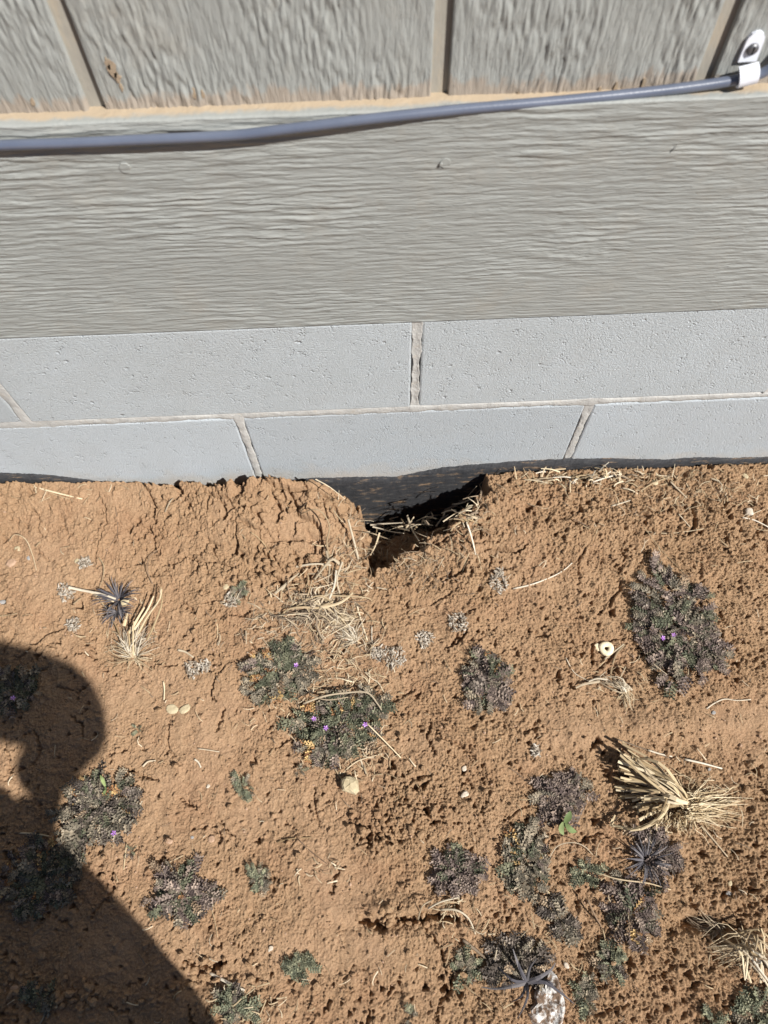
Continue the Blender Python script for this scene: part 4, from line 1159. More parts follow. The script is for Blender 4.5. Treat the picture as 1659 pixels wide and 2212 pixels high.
# ---- litter of short dry bits
lt = MB()
def litter(n, cx, cy, sx, sy, lmin, lmax, w, mb=None, up=.3):
    mb = mb or lt
    for k in range(n):
        p = G(random.gauss(cx, sx), random.gauss(cy, sy), random.uniform(.0006, .003))
        a = random.uniform(0, 6.28); l = random.uniform(lmin, lmax)
        d = np.array([math.cos(a), math.sin(a), random.uniform(-.05, up)]) * l
        b = np.array([random.gauss(0, .12), random.gauss(0, .12), .12]) * l
        blade(mb, [p, p + d * .5 + b, p + d], w * random.uniform(.6, 1.3), 4, .4, (1, .5))
for a in [(70, 1250, 1028, 150, 9, .006, .024, .0014), (50, 880, 1186, 60, 14, .006, .022, .0012), (45, 1020, 1100, 26, 40, .006, .022, .0012), (60, 740, 1240, 40, 50, .006, .024, .0014), (60, 780, 1460, 70, 40, .005, .018, .0011), (40, 620, 1540, 60, 30, .005, .016, .0010), (30, 300, 1060, 160, 10, .005, .018, .0011), (60, 1530, 1060, 90, 26, .005, .018, .0011), (90, 690, 1330, 70, 40, .006, .022, .0016), (60, 740, 1420, 40, 30, .005, .016, .0014), (70, 1280, 1030, 120, 10, .006, .022, .0018), (50, 790, 1640, 40, 25, .005, .018, .0014),
          (40, 1480, 1700, 70, 50, .006, .02, .0010), (30, 1340, 1480, 50, 30, .005, .016, .0012), (40, 1120, 2060, 90, 50, .005, .016, .0014), (30, 760, 1480, 50, 20, .006, .018, .0016),
          (24, 980, 1960, 40, 30, .005, .018, .0014), (26, 1600, 1090, 60, 60, .006, .02, .0013), (24, 260, 1380, 60, 40, .005, .014, .0012), (40, 540, 2180, 60, 30, .004, .014, .0014), (20, 700, 1880, 30, 20, .004, .012, .0014)]:
    litter(*a)
for k in range(210):
    litter(1, random.uniform(0, 1659), random.uniform(1060, 2212), 1, 1, .003, .014, .0011)
tag(lt.build('straw_litter', M['straw']), 'scattered short bits of dry straw and grass litter on the soil', 'litter', kind='stuff')
lt2 = MB()
for a in [(70, 690, 1390, 80, 40, .005, .02, .0010), (60, 720, 1510, 70, 60, .005, .018, .0010), (50, 760, 1200, 40, 40, .006, .02, .0011), (60, 1380, 1080, 140, 40, .005, .02, .0009), (50, 1460, 1780, 90, 60, .004, .016, .0009), (110, 620, 1345, 70, 25, .006, .022, .0015), (60, 700, 1300, 40, 40, .008, .024, .0016), (80, 900, 1220, 60, 24, .005, .02, .0010), (30, 650, 1400, 60, 20, .005, .018, .0013), (30, 1000, 1040, 12, 10, .006, .02, .0015)]:
    litter(*a, mb=lt2)
for k in range(150):
    litter(1, random.uniform(0, 1659), random.uniform(1060, 2212), 1, 1, .003, .012, .0010, mb=lt2)
tag(lt2.build('dark_litter', M['straw_dark']), 'weathered brown grass litter strewn around the dead tufts', 'litter', kind='stuff')

# ---- tussocks
def fan_part(root, o0, name, cpx, n, ends, w, material, h0=.003, hmid=.012, jit=8, joined=True, flat=.35, bend=.12):
    jm = MB()
    for k in range(n):
        e = random.choice(ends) if isinstance(ends, list) else ends
        ex, ey = e[0] + random.gauss(0, jit), e[1] + random.gauss(0, jit)
        sx, sy = cpx[0] + random.gauss(0, 4), cpx[1] + random.gauss(0, 3)
        A = G(sx, sy, h0); B = G(ex, ey, (e[2] if len(e) > 2 else .002) * random.uniform(.5, 1.3))
        Mi = (A + B) / 2; L = np.linalg.norm(B - A)
        Mi = Mi + np.array([random.gauss(0, bend) * L, random.gauss(0, bend) * L, 0]); Mi[2] = max(Mi[2], (A[2] + B[2]) / 2 + hmid * random.uniform(.2, 1.1))
        mb = jm if joined else MB()
        blade(mb, [A - o0, Mi - o0, B - o0], w * random.uniform(.65, 1.25), 6, flat, (1, .35))
        if not joined: mb.build(name, M[material], root)
    if joined:
        o = jm.build(name, M[material], root); o['kind'] = 'stuff'
def mk(name, label, cat, px, py):
    p = G(px, py); r = empty(name, tuple(p)); tag(r, label, cat); return r, p
# left tussock
r_, o_ = mk('straw_tussock', 'dry straw tussock at left, pale fan below and a dark tuft above', 'dry grass', 288, 1420)
fan_part(r_, o_, 'fine_grass', (290, 1418), 70, [(250, 1372), (262, 1362), (280, 1352), (300, 1350), (318, 1362), (330, 1372), (246, 1392), (340, 1392), (258, 1404), (270, 1352), (310, 1352)], .0011, 'straw_pale', hmid=.012, jit=9)
fan_part(r_, o_, 'fine_grass', (292, 1420), 46, [(312, 1446), (322, 1440), (300, 1440), (236, 1412), (240, 1402), (250, 1428), (330, 1420), (270, 1436)], .0011, 'straw', hmid=.006, jit=9)
for pts, w in [([(296, 1372, .010), (318, 1332, .018), (344, 1296, .022), (349, 1272, .024)], .0034), ([(300, 1368, .01), (326, 1322, .016), (338, 1300, .02)], .0034), ([(290, 1360, .012), (318, 1318, .02), (332, 1288, .022)], .0028),
               ([(280, 1368, .010), (296, 1338, .016), (312, 1312, .018)], .0036), ([(288, 1416, .006), (287, 1382, .016), (289, 1342, .024)], .0032), ([(283, 1416, .006), (280, 1390, .014), (278, 1362, .018)], .0026),
               ([(318, 1382, .010), (338, 1338, .020), (350, 1302, .02), (347, 1268, .014)], .0030), ([(258, 1372, .008), (250, 1352, .010), (242, 1340, .008)], .0024), ([(268, 1352, .010), (272, 1338, .012), (275, 1325, .01)], .004)]:
    mb = MB(); P = [G(*q) - o_ for q in pts]; blade(mb, P, w, 8, .4, (1, .5), None, 5); mb.build('stem', M['straw_gold'], r_)
for pts, w, mt_ in [([(250, 1294, .010), (218, 1283, .010), (180, 1276, .008), (148, 1269, .008)], .0036, 'straw_pale'), ([(246, 1300, .008), (210, 1286, .008), (186, 1276, .006)], .0026, 'straw_gold'), ([(236, 1320, .004), (216, 1298, .006), (205, 1286, .006)], .0020, 'straw'),
                    ([(330, 1262, .004), (318, 1232, .010), (322, 1204, .008), (340, 1188, .002)], .0018, 'twig'), ([(212, 1275, .002), (222, 1250, .006), (224, 1222, .006), (214, 1205, .002)], .0018, 'straw')]:
    mb = MB(); P = [G(*q) - o_ for q in pts]; blade(mb, P, w, 8, .4, (.7, 1), None, 5); mb.build('stem', M[mt_], r_)
# dead tuft, centre
r_, o_ = mk('dead_grass_tuft', 'grey brown dead grass tuft radiating above the green rosettes, centre', 'dry grass', 690, 1312)
for k in range(70):
    a = random.uniform(0, 6.28); l = random.uniform(20, 110)
    e = (690 + l * math.cos(a) * 1.1, 1318 + l * .62 * math.sin(a))
    A = G(686 + random.gauss(0, 22), 1314 + random.gauss(0, 13), .005) - o_; B = G(e[0], e[1], random.uniform(.001, .010)) - o_
    Mi = (A + B) / 2 + np.array([random.gauss(0, .010), random.gauss(0, .008), random.uniform(.001, .010)])
    mb = MB(); blade(mb, [A, Mi, B], random.uniform(.0010, .0024), 6, .4, (1, .35)); mb.build('blade', M[random.choice(['straw_dark', 'straw_dark', 'straw_dark', 'straw'])], r_)
for pts, w, mt_ in [([(690, 1314, .010), (650, 1312, .012), (620, 1318, .008), (602, 1338, .003)], .0034, 'straw'), ([(692, 1312, .010), (730, 1304, .014), (752, 1290, .014), (762, 1280, .012)], .0040, 'straw'),
                    ([(690, 1316, .010), (684, 1350, .012), (700, 1385, .008)], .0032, 'straw_dark'), ([(705, 1308, .006), (722, 1265, .010), (726, 1232, .012)], .0032, 'straw_pale'), ([(735, 1220, .010), (718, 1208, .018), (700, 1226, .012), (680, 1252, .006)], .0042, 'straw_pale'),
                    ([(740, 1214, .016), (728, 1250, .010), (734, 1282, .004)], .0030, 'straw_pale'), ([(594, 1282, .003), (622, 1258, .006), (645, 1238, .008)], .0034, 'straw_pale'), ([(608, 1276, .003), (630, 1250, .008), (644, 1240, .010)], .0026, 'straw_pale'),
                    ([(705, 1190, .012), (712, 1225, .010), (708, 1258, .004)], .0034, 'straw_pale'), ([(640, 1224, .004), (680, 1218, .010), (716, 1221, .010)], .0028, 'straw_pale'), ([(628, 1298, .003), (622, 1265, .008), (624, 1246, .008)], .0022, 'twig')]:
    mb = MB(); P = [G(*q) - o_ for q in pts]; blade(mb, P, w, 8, .45, (1, .6), None, 5); mb.build('stem', M[mt_], r_)
fan_part(r_, o_, 'fine_grass', (765, 1384), 60, [(722, 1342), (735, 1338), (752, 1340), (770, 1346), (716, 1352), (742, 1360), (780, 1360), (728, 1378), (735, 1400)], .0011, 'straw_pale', hmid=.008, jit=8)
fan_part(r_, o_, 'bristles', (722, 1346), 26, [(770, 1338), (775, 1346), (768, 1330)], .0014, 'straw', hmid=.004, jit=5)
# small tuft right
r_, o_ = mk('small_straw_tuft', 'small bent straw tuft below the cream ring', 'dry grass', 1345, 1496)
fan_part(r_, o_, 'fine_grass', (1352, 1492), 48, [(1308, 1462), (1316, 1470), (1326, 1474), (1335, 1468), (1300, 1472), (1342, 1478)], .0012, 'straw_pale', hmid=.008, jit=6)
fan_part(r_, o_, 'fine_grass', (1350, 1492), 26, [(1350, 1522), (1360, 1526), (1366, 1512), (1340, 1516), (1358, 1535)], .0011, 'straw', hmid=.003, jit=5)
for pts, w in [([(1312, 1468, .006), (1290, 1466, .008), (1272, 1472, .006)], .0026), ([(1296, 1472, .004), (1262, 1478, .006), (1244, 1486, .004)], .0034), ([(1330, 1484, .004), (1344, 1456, .01), (1352, 1440, .012)], .0018)]:
    mb = MB(); P = [G(*q) - o_ for q in pts]; blade(mb, P, w, 7, .45, (1, .7), None, 5); mb.build('stem', M['straw_pale'], r_)
# grass along the wall, right
r_, o_ = mk('wall_grass', 'clump of broken dry grass piled against the wall right of the burrow', 'dry grass', 1240, 1030)
for k in range(62):
    x = random.gauss(1250, 62); y = 1026 + random.uniform(-12, 20)
    A = G(x, y, random.uniform(.001, .006)) - o_
    a = random.uniform(0, 6.28); l = random.uniform(.010, .032)
    B = A + np.array([math.cos(a) * l, math.sin(a) * l * .45, random.uniform(0, .016)])
    B[1] = min(B[1], -.004 - o_[1])
    mb = MB(); blade(mb, [A, (A + B) / 2 + np.array([0, 0, .003]), B], random.uniform(.0014, .0032), 5, .4, (1, .5)); mb.build('blade', M[random.choice(['straw_pale', 'straw', 'straw_gold', 'straw_dark'])], r_)
# grass fallen into the burrow
r_, o_ = mk('burrow_grass', 'tangle of dry grass fallen into the dark burrow at the wall', 'dry grass', 880, 1130)
for k in range(150):
    x = random.uniform(790, 1040); y = random.uniform(1055, 1150) - max(0, (x - 900)) * .18
    A = G(x, y, random.uniform(.004, .050)) - o_
    a = random.uniform(0, 6.28); l = random.uniform(.010, .034)
    B = A + np.array([math.cos(a) * l, math.sin(a) * l * .6, random.uniform(-.008, .012)])
    B[1] = min(B[1], -.004 - o_[1]); A[1] = min(A[1], -.004 - o_[1])
    mb = MB(); blade(mb, [A, (A + B) / 2 + np.array([random.gauss(0, .002), random.gauss(0, .002), .004]), B], random.uniform(.0012, .0030), 5, .4, (1, .45)); mb.build('blade', M[random.choice(['straw_dark', 'straw_dark', 'straw', 'straw_gold'])], r_)
for pts, w, mt_ in [([(860, 1140, .026), (885, 1146, .036), (845, 1135, .03)], .003, 'straw'), ([(800, 1134, .020), (830, 1130, .030), (870, 1128, .034)], .0036, 'straw_pale'), ([(805, 1138, .02), (840, 1146, .03), (872, 1152, .032)], .003, 'straw_pale'),
                    ([(930, 1070, .030), (918, 1100, .026), (912, 1126, .020)], .0036, 'straw_pale'), ([(880, 1112, .022), (890, 1140, .020), (905, 1168, .008)], .003, 'straw_pale'), ([(990, 1040, .034), (985, 1062, .022), (984, 1088, .010)], .0036, 'straw'),
                    ([(960, 1086, .016), (1000, 1062, .026), (1030, 1046, .030)], .0034, 'straw_pale'), ([(1000, 1010, .016), (1040, 1014, .016), (1080, 1008, .012)], .0026, 'straw_pale'), ([(860, 1042, .02), (872, 1062, .02), (862, 1088, .014)], .0036, 'straw'),
                    ([(850, 1110, .016), (840, 1096, .026), (858, 1068, .034)], .0028, 'straw_gold'), ([(1018, 1094, .01), (992, 1108, .016), (975, 1100, .016)], .004, 'straw_pale'), ([(785, 1150, .008), (806, 1152, .014), (846, 1166, .010)], .003, 'straw_pale'),
                    ([(682, 1036, .008), (712, 1052, .012), (745, 1078, .008)], .0024, 'straw'), ([(820, 1150, .014), (812, 1176, .010), (800, 1196, .004)], .0026, 'straw')]:
    mb = MB(); P = [G(q[0], q[1], q[2] + .034) - o_ for q in pts]; blade(mb, P, w, 7, .4, (1, .5), None, 5); mb.build('stem', M[mt_], r_)
fr = MB()
for k in range(110):
    c = random.choice([(715, 1090), (770, 1130), (790, 1190), (840, 1195), (910, 1170), (985, 1130), (1035, 1085), (1050, 1040), (640, 1050)])
    A = G(c[0] + random.gauss(0, 22), c[1] + random.gauss(0, 12), .002) - o_; a = random.uniform(0, 6.28); l = random.uniform(.008, .030)
    B = A + np.array([math.cos(a) * l, math.sin(a) * l, random.uniform(-.004, .010)]); B[1] = min(B[1], -.004 - o_[1]); A[1] = min(A[1], -.004 - o_[1])
    blade(fr, [A, (A + B) / 2 + np.array([random.gauss(0, .004), random.gauss(0, .003), .004]), B], random.uniform(.0006, .0016), 5, .6, (1, .4), None, 3)
o = fr.build('rootlets', M['straw_dark'], r_); o['kind'] = 'stuff'
# uprooted bundle
r_, o_ = mk('uprooted_straw_bundle', 'large uprooted golden straw bundle with splayed roots, right', 'dry grass', 1487, 1741)
def zc(x, y): return (1261 + x * .24, 1559 + y * .24)
stems = [((340, 245), .024), ((360, 300), .026), ((400, 330), .028), ((460, 370), .030), ((300, 350), .020), ((330, 400), .022), ((380, 450), .026), ((330, 510), .018), ((420, 540), .022), ((300, 590), .014), ((420, 610), .02),
         ((380, 640), .014), ((450, 700), .018), ((350, 690), .010), ((470, 780), .018), ((500, 740), .022), ((520, 800), .016), ((560, 820), .014), ((540, 690), .026), ((600, 620), .030), ((520, 480), .030), ((570, 420), .032)]
for (ex, ey), h in stems:
    for k in range(5):
        E = zc(ex + random.gauss(0, 22), ey + random.gauss(0, 30)); C0 = zc(930 + random.gauss(0, 16), 740 + random.gauss(0, 26))
        mx, my = (ex * .45 + 930 * .55 + 40, ey * .45 + 740 * .55 - 35)
        Mi = zc(mx + random.gauss(0, 22), my + random.gauss(0, 20))
        A = G(*C0, random.uniform(.006, .022)) - o_; B = G(*E, h * random.uniform(.2, 1.15)) - o_; Cc = G(*Mi, h * random.uniform(.3, 1.3) + .004) - o_ + np.array([random.gauss(0, .004), random.gauss(0, .004), 0])
        mb = MB(); blade(mb, [A, Cc, B], random.uniform(.0022, .0058), 8, .35, (.75, .7), None, 5); mb.build('stem', M[random.choice(['straw_gold', 'straw_gold', 'straw_gold', 'straw'])], r_)
for k in range(9):   # curled-over lower sheath
    P = [G(*zc(x + random.gauss(0, 12), y + random.gauss(0, 10)), h * random.uniform(.6, 1.2)) - o_ for x, y, h in [(760, 700, .03), (740, 790, .036), (640, 900, .030), (470, 965, .022), (330, 950, .014), (255, 930, .010), (285, 860, .012)]]
    mb = MB(); blade(mb, P[:7 if k < 4 else 6], random.uniform(.0022, .0042), 14, .4, (1, .4), None, 5); mb.build('stem', M['straw_gold'], r_)
fr = MB()
for k in range(210):
    a = random.gauss(-.12, .75); l = random.uniform(120, 430) * (1.2 if abs(a) < .5 else .8)
    x0, y0 = 960 + random.gauss(0, 30), 780 + random.gauss(0, 45)
    P = []
    for t in (0, .33, .66, 1):
        P.append(G(*zc(x0 + l * t * math.cos(a) + random.gauss(0, 16), y0 + l * t * math.sin(a) * .85 + random.gauss(0, 16)), (.016 * (1 - t) + .003) * random.uniform(.5, 1.5)) - o_)
    blade(fr, P, random.uniform(.0007, .0013), 7, .8, (1, .35), None, 3)
for k in range(120):
    x0, y0 = random.uniform(640, 1010), random.uniform(790, 930)
    P = [G(*zc(x0 + t * random.gauss(-30, 40), y0 + t * random.uniform(30, 120)), .016 * (1 - t) + .002) - o_ for t in (0, .5, 1)]
    blade(fr, P, random.uniform(.0007, .0013), 5, .8, (1, .4), None, 3)
o = fr.build('roots', M['straw_gold'], r_); o['kind'] = 'stuff'
# bottom right tussock hanging over a hollow
r_, o_ = mk('corner_straw_tussock', 'pale straw tussock at the lower right edge beside a dark hollow', 'dry grass', 1640, 2070)
fan_part(r_, o_, 'fine_grass', (1625, 2045), 70, [(1560, 2040), (1560, 2060), (1550, 2080), (1590, 2090), (1610, 2120), (1570, 2010), (1530, 2045), (1600, 2040)], .0012, 'straw', hmid=.012, jit=12)
for k in range(26):
    A = G(1590 + random.gauss(0, 18), 2030 + random.gauss(0, 14), .006) - o_; B = G(1655 + random.gauss(0, 22), 2098 + random.gauss(0, 32), .016) - o_
    Mi = (A + B) / 2 + np.array([random.gauss(0, .006), random.gauss(.006, .006), .012])
    mb = MB(); blade(mb, [A, Mi, B], random.uniform(.0014, .0032), 7, .4, (.7, .7)); mb.build('blade', M[random.choice(['straw_pale', 'straw_gold', 'straw'])], r_)
fan_part(r_, o_, 'fine_grass', (1560, 2008), 40, [(1500, 1985), (1520, 1975), (1510, 2000), (1490, 1990), (1530, 2030)], .0010, 'straw_dark', hmid=.006, jit=10)

# ================================================================== stones and odd bits
def stone(label, px, py, rx, ry, rz, material, name='pebble', cat='stone', rot=0.0, group='small stones on the soil', outline=None, seed=None, sink=.35):
    rs = random.Random(seed or (px * 7 + py)); c = G(px, py); k = .00052
    mb = MB(); nu, nv = 12, 7; v = []; f = []
    for j in range(nv + 1):
        th = math.pi * j / nv
        for i in range(nu):
            ph = 2 * math.pi * i / nu
            r = 1.0
            if outline: r = outline[int(i * len(outline) / nu)]
            s = math.sin(th) ** .55; cz = math.copysign(abs(math.cos(th)) ** .8, math.cos(th))
            q = rs.uniform(.90, 1.08)
            x, y = rx * k * r * s * math.cos(ph) * q, ry * k * r * s * math.sin(ph) * q
            v.append((x * math.cos(rot) - y * math.sin(rot), x * math.sin(rot) + y * math.cos(rot), rz * cz * rs.uniform(.9, 1.05)))
    for j in range(nv):
        for i in range(nu):
            a, b = j * nu + i, j * nu + (i + 1) % nu
            f.append((a, a + nu, b + nu, b))
    mb.add(v, f)
    o = mb.build(name, M[material], None, False); o.location = (c[0], c[1], c[2] + rz * (1 - 2 * sink))
    tag(o, label, cat, group); return o
stone('angular yellow tan stone, the largest loose stone, below the centre rosettes', 757, 1697, 19, 20, .008, 'stone_tan', 'stone', outline=[1.05, .9, 1.15, 1.1, .85, 1.15], sink=.2, seed=4)
def rock(label, outline, h, material, seed):
    P = np.array([on_plane(*q) for q in outline]); c = P.mean(0); base = gh_soft(*c)
    nu, nv = 40, 9; v = []; f = []
    ang = np.arctan2(P[:, 1] - c[1], P[:, 0] - c[0]); rad = np.hypot(P[:, 1] - c[1], P[:, 0] - c[0]); od = np.argsort(ang)
    A_ = np.concatenate([ang[od] - 2 * np.pi, ang[od], ang[od] + 2 * np.pi]); R_ = np.tile(rad[od], 3)
    for j in range(nv):
        t = j / (nv - 1)
        for i in range(nu):
            a = -math.pi + 2 * math.pi * i / nu
            r = np.interp(a, A_, R_) * (1 - .97 * max(0, (t - .25) / .75)) * (1 + .10 * float(perlin(a * 2.5 + seed, t * 4, 7)))
            x, y = c[0] + r * math.cos(a), c[1] + r * math.sin(a)
            z = -.012 + (.012 + h) * min(1, t / .35) ** .7 + .0035 * float(perlin(x * 90, y * 90, seed)) * (t > .2) + .0016 * float(perlin(x * 260, y * 260, seed + 1))
            v.append((x - c[0], y - c[1], z))
    for j in range(nv - 1):
        for i in range(nu):
            a, b = j * nu + i, j * nu + (i + 1) % nu; f.append((a, b, b + nu, a + nu))
    f.append(tuple((nv - 1) * nu + i for i in range(nu)))
    mb = MB(); mb.add(v, f); o = mb.build('rock', M[material], None, False); o.location = (c[0], c[1], base); tag(o, label, 'rock'); return o
rock('white and brown speckled rock half buried at the bottom', [(1190, 2092), (1206, 2112), (1214, 2140), (1224, 2165), (1222, 2190), (1205, 2225), (1170, 2235), (1150, 2212), (1140, 2190), (1160, 2172), (1180, 2150), (1172, 2128)], .007, 'stone_quartz', 31)
stone('flat grey green seed leaf, left one of the pale pair', 372, 1532, 15, 11, .0016, 'stone_tan', 'dry_leaf', 'leaf', rot=-.3, group='pair of pale leaves', sink=.2)
stone('flat grey green seed leaf, right one of the pale pair', 400, 1532, 14, 9, .0016, 'stone_tan', 'dry_leaf', 'leaf', rot=.6, group='pair of pale leaves', sink=.2)
for l, px, py, r, mt_ in [
    ('small yellow stone left, above the straw tussock', 167, 1212, 7, 'stone_tan'), ('grey flat pebble left of the small yellow stone', 62, 1206, 7, 'stone_grey'), ('pinkish flat stone at the left edge below the looped straw', 24, 1215, 13, 'stone_pink'),
    ('tan stone at the left above the pinkish flat stone', 38, 1186, 11, 'stone_tan'), ('grey pebble cut by the left edge', 4, 1302, 11, 'stone_grey'), ('pale stone right of the burrow under the wall grass', 1236, 1042, 10, 'stone_pale'),
    ('yellow tan stone among wall straw at right', 1413, 1042, 10, 'stone_tan'), ('pale rounded stone near the right edge', 1618, 1106, 12, 'stone_pale'), ('tan stone by the wall at far right', 1610, 1030, 9, 'stone_tan'),
    ('small bluish pebble beside the largest rosette', 1532, 1662, 5, 'stone_grey'), ('pale pebble right of centre on smooth soil', 1003, 1660, 6, 'stone_pale'), ('pale angular pebble at centre right lower', 1004, 1716, 10, 'stone_pale'),
    ('small pale pebble right of the purple centre rosette', 1088, 1532, 6, 'stone_pale'), ('pink flat pebble right of the shadowed rosette', 364, 1816, 9, 'stone_pink'), ('grey pebble above the purple orange edged rosette', 415, 1809, 5, 'stone_grey'),
    ('brown rounded pebble on smooth soil above the purple orange edged rosette', 458, 1812, 9, 'stone_pink'), ('pale pebble just below the white angular chip', 582, 2052, 4, 'stone_pale'), ('white angular chip at lower centre', 586, 2048, 5, 'stone_pale'),
    ('pinkish clod in shadow at lower left', 34, 2138, 13, 'stone_pink'), ('pebble at the shadow edge near the bottom', 412, 2107, 8, 'stone_pink'), ('small white chip above the speckled rock', 1224, 2086, 7, 'stone_pale'),
    ('tan pebble right of the small white chip', 1293, 2060, 9, 'stone_tan'), ('tan chip left of the speckled rock', 1118, 2052, 8, 'stone_tan'), ('bluish pebble in pitted soil at right', 1575, 1930, 7, 'stone_grey'),
    ('yellow chip in pitted soil above the bluish pebble', 1577, 1908, 6, 'stone_tan'), ('pale chip at the bottom right corner plant', 1600, 2212, 10, 'stone_pale'), ('tan chip beside the grey lichen like weed', 488, 1268, 10, 'stone_tan'),
    ('yellow flat stone inside the dark left tuft', 270, 1300, 12, 'stone_tan'), ('tiny grey pebble on the right smooth soil', 1541, 1540, 6, 'stone_grey'), ('small pale pebble below the seedling left of the tan stone', 450, 1698, 5, 'stone_pale')]:
    stone(l, px, py, r * .9, r * random.uniform(.55, .9), r * .00052 * random.uniform(.35, .6), mt_, rot=random.uniform(-1, 1), outline=[random.uniform(.75, 1.25) for _ in range(6)], sink=.42)
# gravel too small to count
gm = MB()
for k in range(320):
    p = G(random.uniform(-20, 1680), random.uniform(1060, 2212)); crumb(gm, p[0], p[1], random.uniform(.0007, .0018), .45)
tag(gm.build('fine_gravel', M['stone_pink']), 'tiny pale grit scattered through the soil', 'grit', kind='stuff')
# cream ring
c = G(1310, 1401, .004); mb = MB(); nu, nv = 26, 8; v = []; f = []
for i in range(nu):
    a = 2 * math.pi * i / nu; Rr = .0056 * (1 + .05 * math.sin(3 * a)); rr = .0035
    for j in range(nv):
        b = 2 * math.pi * j / nv; q = random.uniform(.93, 1.06)
        v.append(((Rr + rr * math.cos(b) * q) * math.cos(a), (Rr + rr * math.cos(b) * q) * math.sin(a), .0021 * math.sin(b) * q))
for i in range(nu):
    for j in range(nv):
        f.append((i * nv + j, ((i + 1) % nu) * nv + j, ((i + 1) % nu) * nv + (j + 1) % nv, i * nv + (j + 1) % nv))
mb.add(v, f); o = mb.build('pith_ring', M['ring'], None, True); o.location = tuple(c); o.rotation_euler = (.12, -.1, 0)
tag(o, 'cream ring of dried stem with a dark hole, left of the largest rosette', 'dried stem')
S('pale stick poking out beside the cream ring', [(1306, 1424, .002), (1326, 1408, .004), (1348, 1391, .006)], 2.8, 'straw_pale')
stone('cream shred of pith left of the cream ring', 1291, 1399, 9, 10, .0022, 'ring', 'pith_shred', 'dried stem', rot=.5, group=None, sink=.2)

# ================================================================== the photographer, standing behind the camera (casts the shadow at left)
M['shirt'] = stone_mat('dark_cotton', (.05, .06, .08), (.08, .09, .11), 300)
M['denim'] = stone_mat('blue_denim', (.06, .08, .14), (.10, .13, .20), 500)
M['skin'] = stone_mat('skin', (.48, .28, .19), (.54, .33, .23), 200)
M['hair'] = stone_mat('brown_hair', (.05, .03, .02), (.09, .055, .035), 400)
M['shoe'] = stone_mat('brown_leather', (.10, .06, .035), (.16, .10, .06), 200)
M['phone'], _, _b = mat('black_phone', (.02, .02, .022), .25, .5)
def skin_obj(name, vs_, es, material, parent, sub=2, root=0):
    me = bpy.data.meshes.new(name); me.from_pydata([v[:3] for v in vs_], es, []); me.update()
    me.materials.append(material)
    o = link(name, me, None, parent)
    o.modifiers.new('skin', 'SKIN')
    for i, v in enumerate(vs_):
        r = v[3] if isinstance(v[3], tuple) else (v[3], v[3])
        me.skin_vertices[0].data[i].radius = r
        me.skin_vertices[0].data[i].use_root = (i == root)
    sb = o.modifiers.new('sub', 'SUBSURF'); sb.levels = sub; sb.render_levels = sub
    return o
PB = (0.03, -.98, -.01)
pr_ = empty('person', PB); tag(pr_, 'person in dark shirt and jeans bending forward behind the viewpoint', 'person')
def L(p): return (p[0] - PB[0], p[1] - PB[1], p[2] - PB[2], p[3])
def ch(*pts): return [L(p) for p in pts], [(i, i + 1) for i in range(len(pts) - 1)]
SH_R, EL_R, WR_R = (.170, -.985, 1.22), (.345, -.925, .985), (.248, -.882, .832)
SH_L, EL_L, WR_L = (-.150, -.965, 1.20), (-.260, -.880, .930), (-.105, -.625, .885)
# body: head, neck, trunk, arms, in one surface
vb = [L(p) for p in [(-.01, -.99, .80, .06), (-.015, -.985, 1.00, .07), (.0, -.98, 1.16, .06), (.016, -.93, 1.275, .05), (.015, -.90, 1.33, .052), (.015, -.875, 1.40, .082), (.015, -.875, 1.47, .075),
                     (*SH_R, .036), (*EL_R, .036), (*WR_R, .027), (.165, -.872, .775, .030), (*SH_L, .05), (*EL_L, .040), (*WR_L, .027), (-.080, -.585, .882, .030)]]
eb = [(0, 1), (1, 2), (2, 3), (3, 4), (4, 5), (5, 6), (2, 7), (7, 8), (8, 9), (9, 10), (2, 11), (11, 12), (12, 13), (13, 14)]
body = skin_obj('body', vb, eb, M['skin'], pr_)
def finger(pts, r):
    v = [L((*p, q)) for p, q in zip(pts, r)]
    return skin_obj('finger', v, [(i, i + 1) for i in range(len(v) - 1)], M['skin'], body, 1)
for s, hx in ((-1, -.080),):
    for k, (dz, ln) in enumerate(((.016, .9), (.006, 1.0), (-.005, .95), (-.015, .75))):
        x = hx
        finger([(x, -.585, .882 + dz), (x - s * .004, -.560, .880 + dz), (x - s * .022 * ln, -.542, .876 + dz), (x - s * .038 * ln, -.548, .872 + dz)], (.0095, .009, .0085, .007))
    finger([(hx - s * .006, -.592, .894), (hx - s * .024, -.572, .900), (hx - s * .042, -.556, .898)], (.011, .010, .008))
for k, dy in enumerate((.018, .006, -.006, -.018)):   # right hand rests on the hip
    finger([(.165, -.872 + dy, .765), (.160, -.868 + dy, .738), (.152, -.868 + dy, .716), (.145, -.870 + dy, .700)], (.0095, .009, .0085, .007))
finger([(.168, -.890, .775), (.160, -.912, .765), (.150, -.925, .755)], (.011, .010, .008))
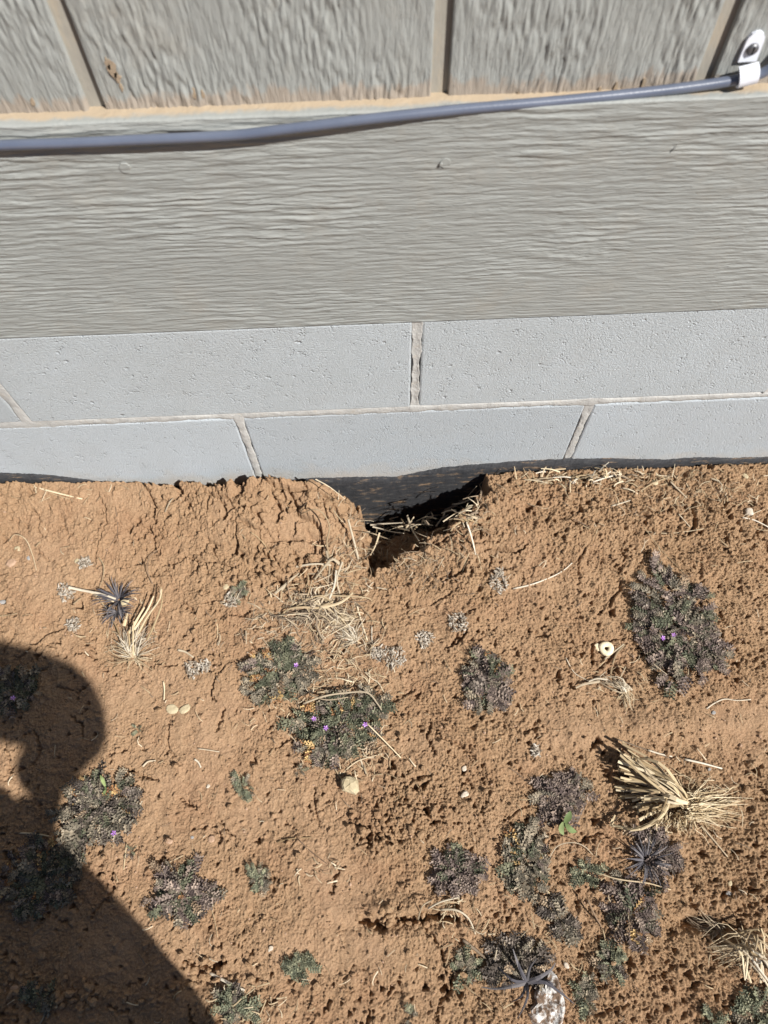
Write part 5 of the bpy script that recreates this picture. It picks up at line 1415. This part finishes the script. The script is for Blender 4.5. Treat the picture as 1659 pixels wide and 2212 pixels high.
# face and ears
def blobm(name, c, r, material, parent, n=10):
    mb = MB(); v = []; f = []
    for j in range(n + 1):
        th = math.pi * j / n
        for i in range(n * 2):
            ph = math.pi * i / n
            v.append((c[0] - PB[0] + r[0] * math.sin(th) * math.cos(ph), c[1] - PB[1] + r[1] * math.sin(th) * math.sin(ph), c[2] - PB[2] + r[2] * math.cos(th)))
    for j in range(n):
        for i in range(n * 2):
            a, b = j * n * 2 + i, j * n * 2 + (i + 1) % (n * 2); f.append((a, a + n * 2, b + n * 2, b))
    mb.add(v, f); return mb.build(name, material, parent, True)
blobm('nose', (.015, -.790, 1.405), (.013, .020, .020), M['skin'], body)
for s in (-1, 1):
    blobm('ear', (.015 + s * .080, -.885, 1.41), (.010, .020, .030), M['skin'], body)
    blobm('eye', (.015 + s * .030, -.815, 1.435), (.012, .010, .009), M['clip'], body)
    blobm('pupil', (.015 + s * .030, -.808, 1.434), (.006, .005, .006), M['dark_hole'], body)
blobm('mouth', (.015, -.803, 1.368), (.022, .008, .006), M['leaf_orange'], body)
blobm('hair', (.015, -.905, 1.465), (.090, .092, .072), M['hair'], pr_)
# clothes
vsx = [L(p) for p in [(.01, -.985, .84, .165), (.02, -.975, 1.00, .160), (.0, -.985, 1.16, .115), (.008, -.945, 1.25, .07), (*SH_R, .060), (*EL_R, .057), (.282, -.900, .885, .045), (*SH_L, .06), (*EL_L, .05), (-.140, -.695, .895, .042)]]
skin_obj('shirt', vsx, [(0, 1), (1, 2), (2, 3), (2, 4), (4, 5), (5, 6), (2, 7), (7, 8), (8, 9)], M['shirt'], pr_)
vt = [L(p) for p in [(.0, -.99, .84, .140), (.128, -.985, .75, .112), (.100, -.955, .45, .084), (.075, -.985, .09, .062), (-.095, -.985, .74, .105), (-.105, -.965, .45, .08), (-.105, -.985, .09, .062), (-.008, -.99, .90, .125), (.012, -.985, .77, .11)]]
skin_obj('trousers', vt, [(7, 0), (0, 8), (8, 1), (1, 2), (2, 3), (8, 4), (4, 5), (5, 6)], M['denim'], pr_)
for x in (.075, -.105):
    v = [L(p) for p in [(x, -1.02, .045, .045), (x, -.95, .040, .048), (x * 1.08, -.87, .030, .042), (x * 1.1, -.83, .022, .03)]]
    skin_obj('shoe', v, [(0, 1), (1, 2), (2, 3)], M['shoe'], pr_)
# phone held out in the left hand, its lens at the viewpoint
ph = empty('mobile_phone', tuple(cam_pos)); tag(ph, 'black mobile phone held out in one hand over the ground', 'phone')
ph.matrix_world = camera.matrix_world.copy()
mb = MB(); box(mb, -.078, .078, -.125, .028, .012, .020, .003); mb.build('phone_body', M['phone'], ph)
mb = MB(); box(mb, -.074, .074, -.121, .024, .0205, .0212); mb.build('screen', M['dark_hole'], ph)
mb = MB()
for k in range(18):
    pass
v = []; f = []
for z in (.006, .0125):
    for q in range(18): v.append((.010 * math.cos(q * math.pi / 9), .010 * math.sin(q * math.pi / 9), z))
for q in range(18): f.append((q, (q + 1) % 18, 18 + (q + 1) % 18, 18 + q))
mb.add(v, f); mb.build('lens_ring', M['phone'], ph)
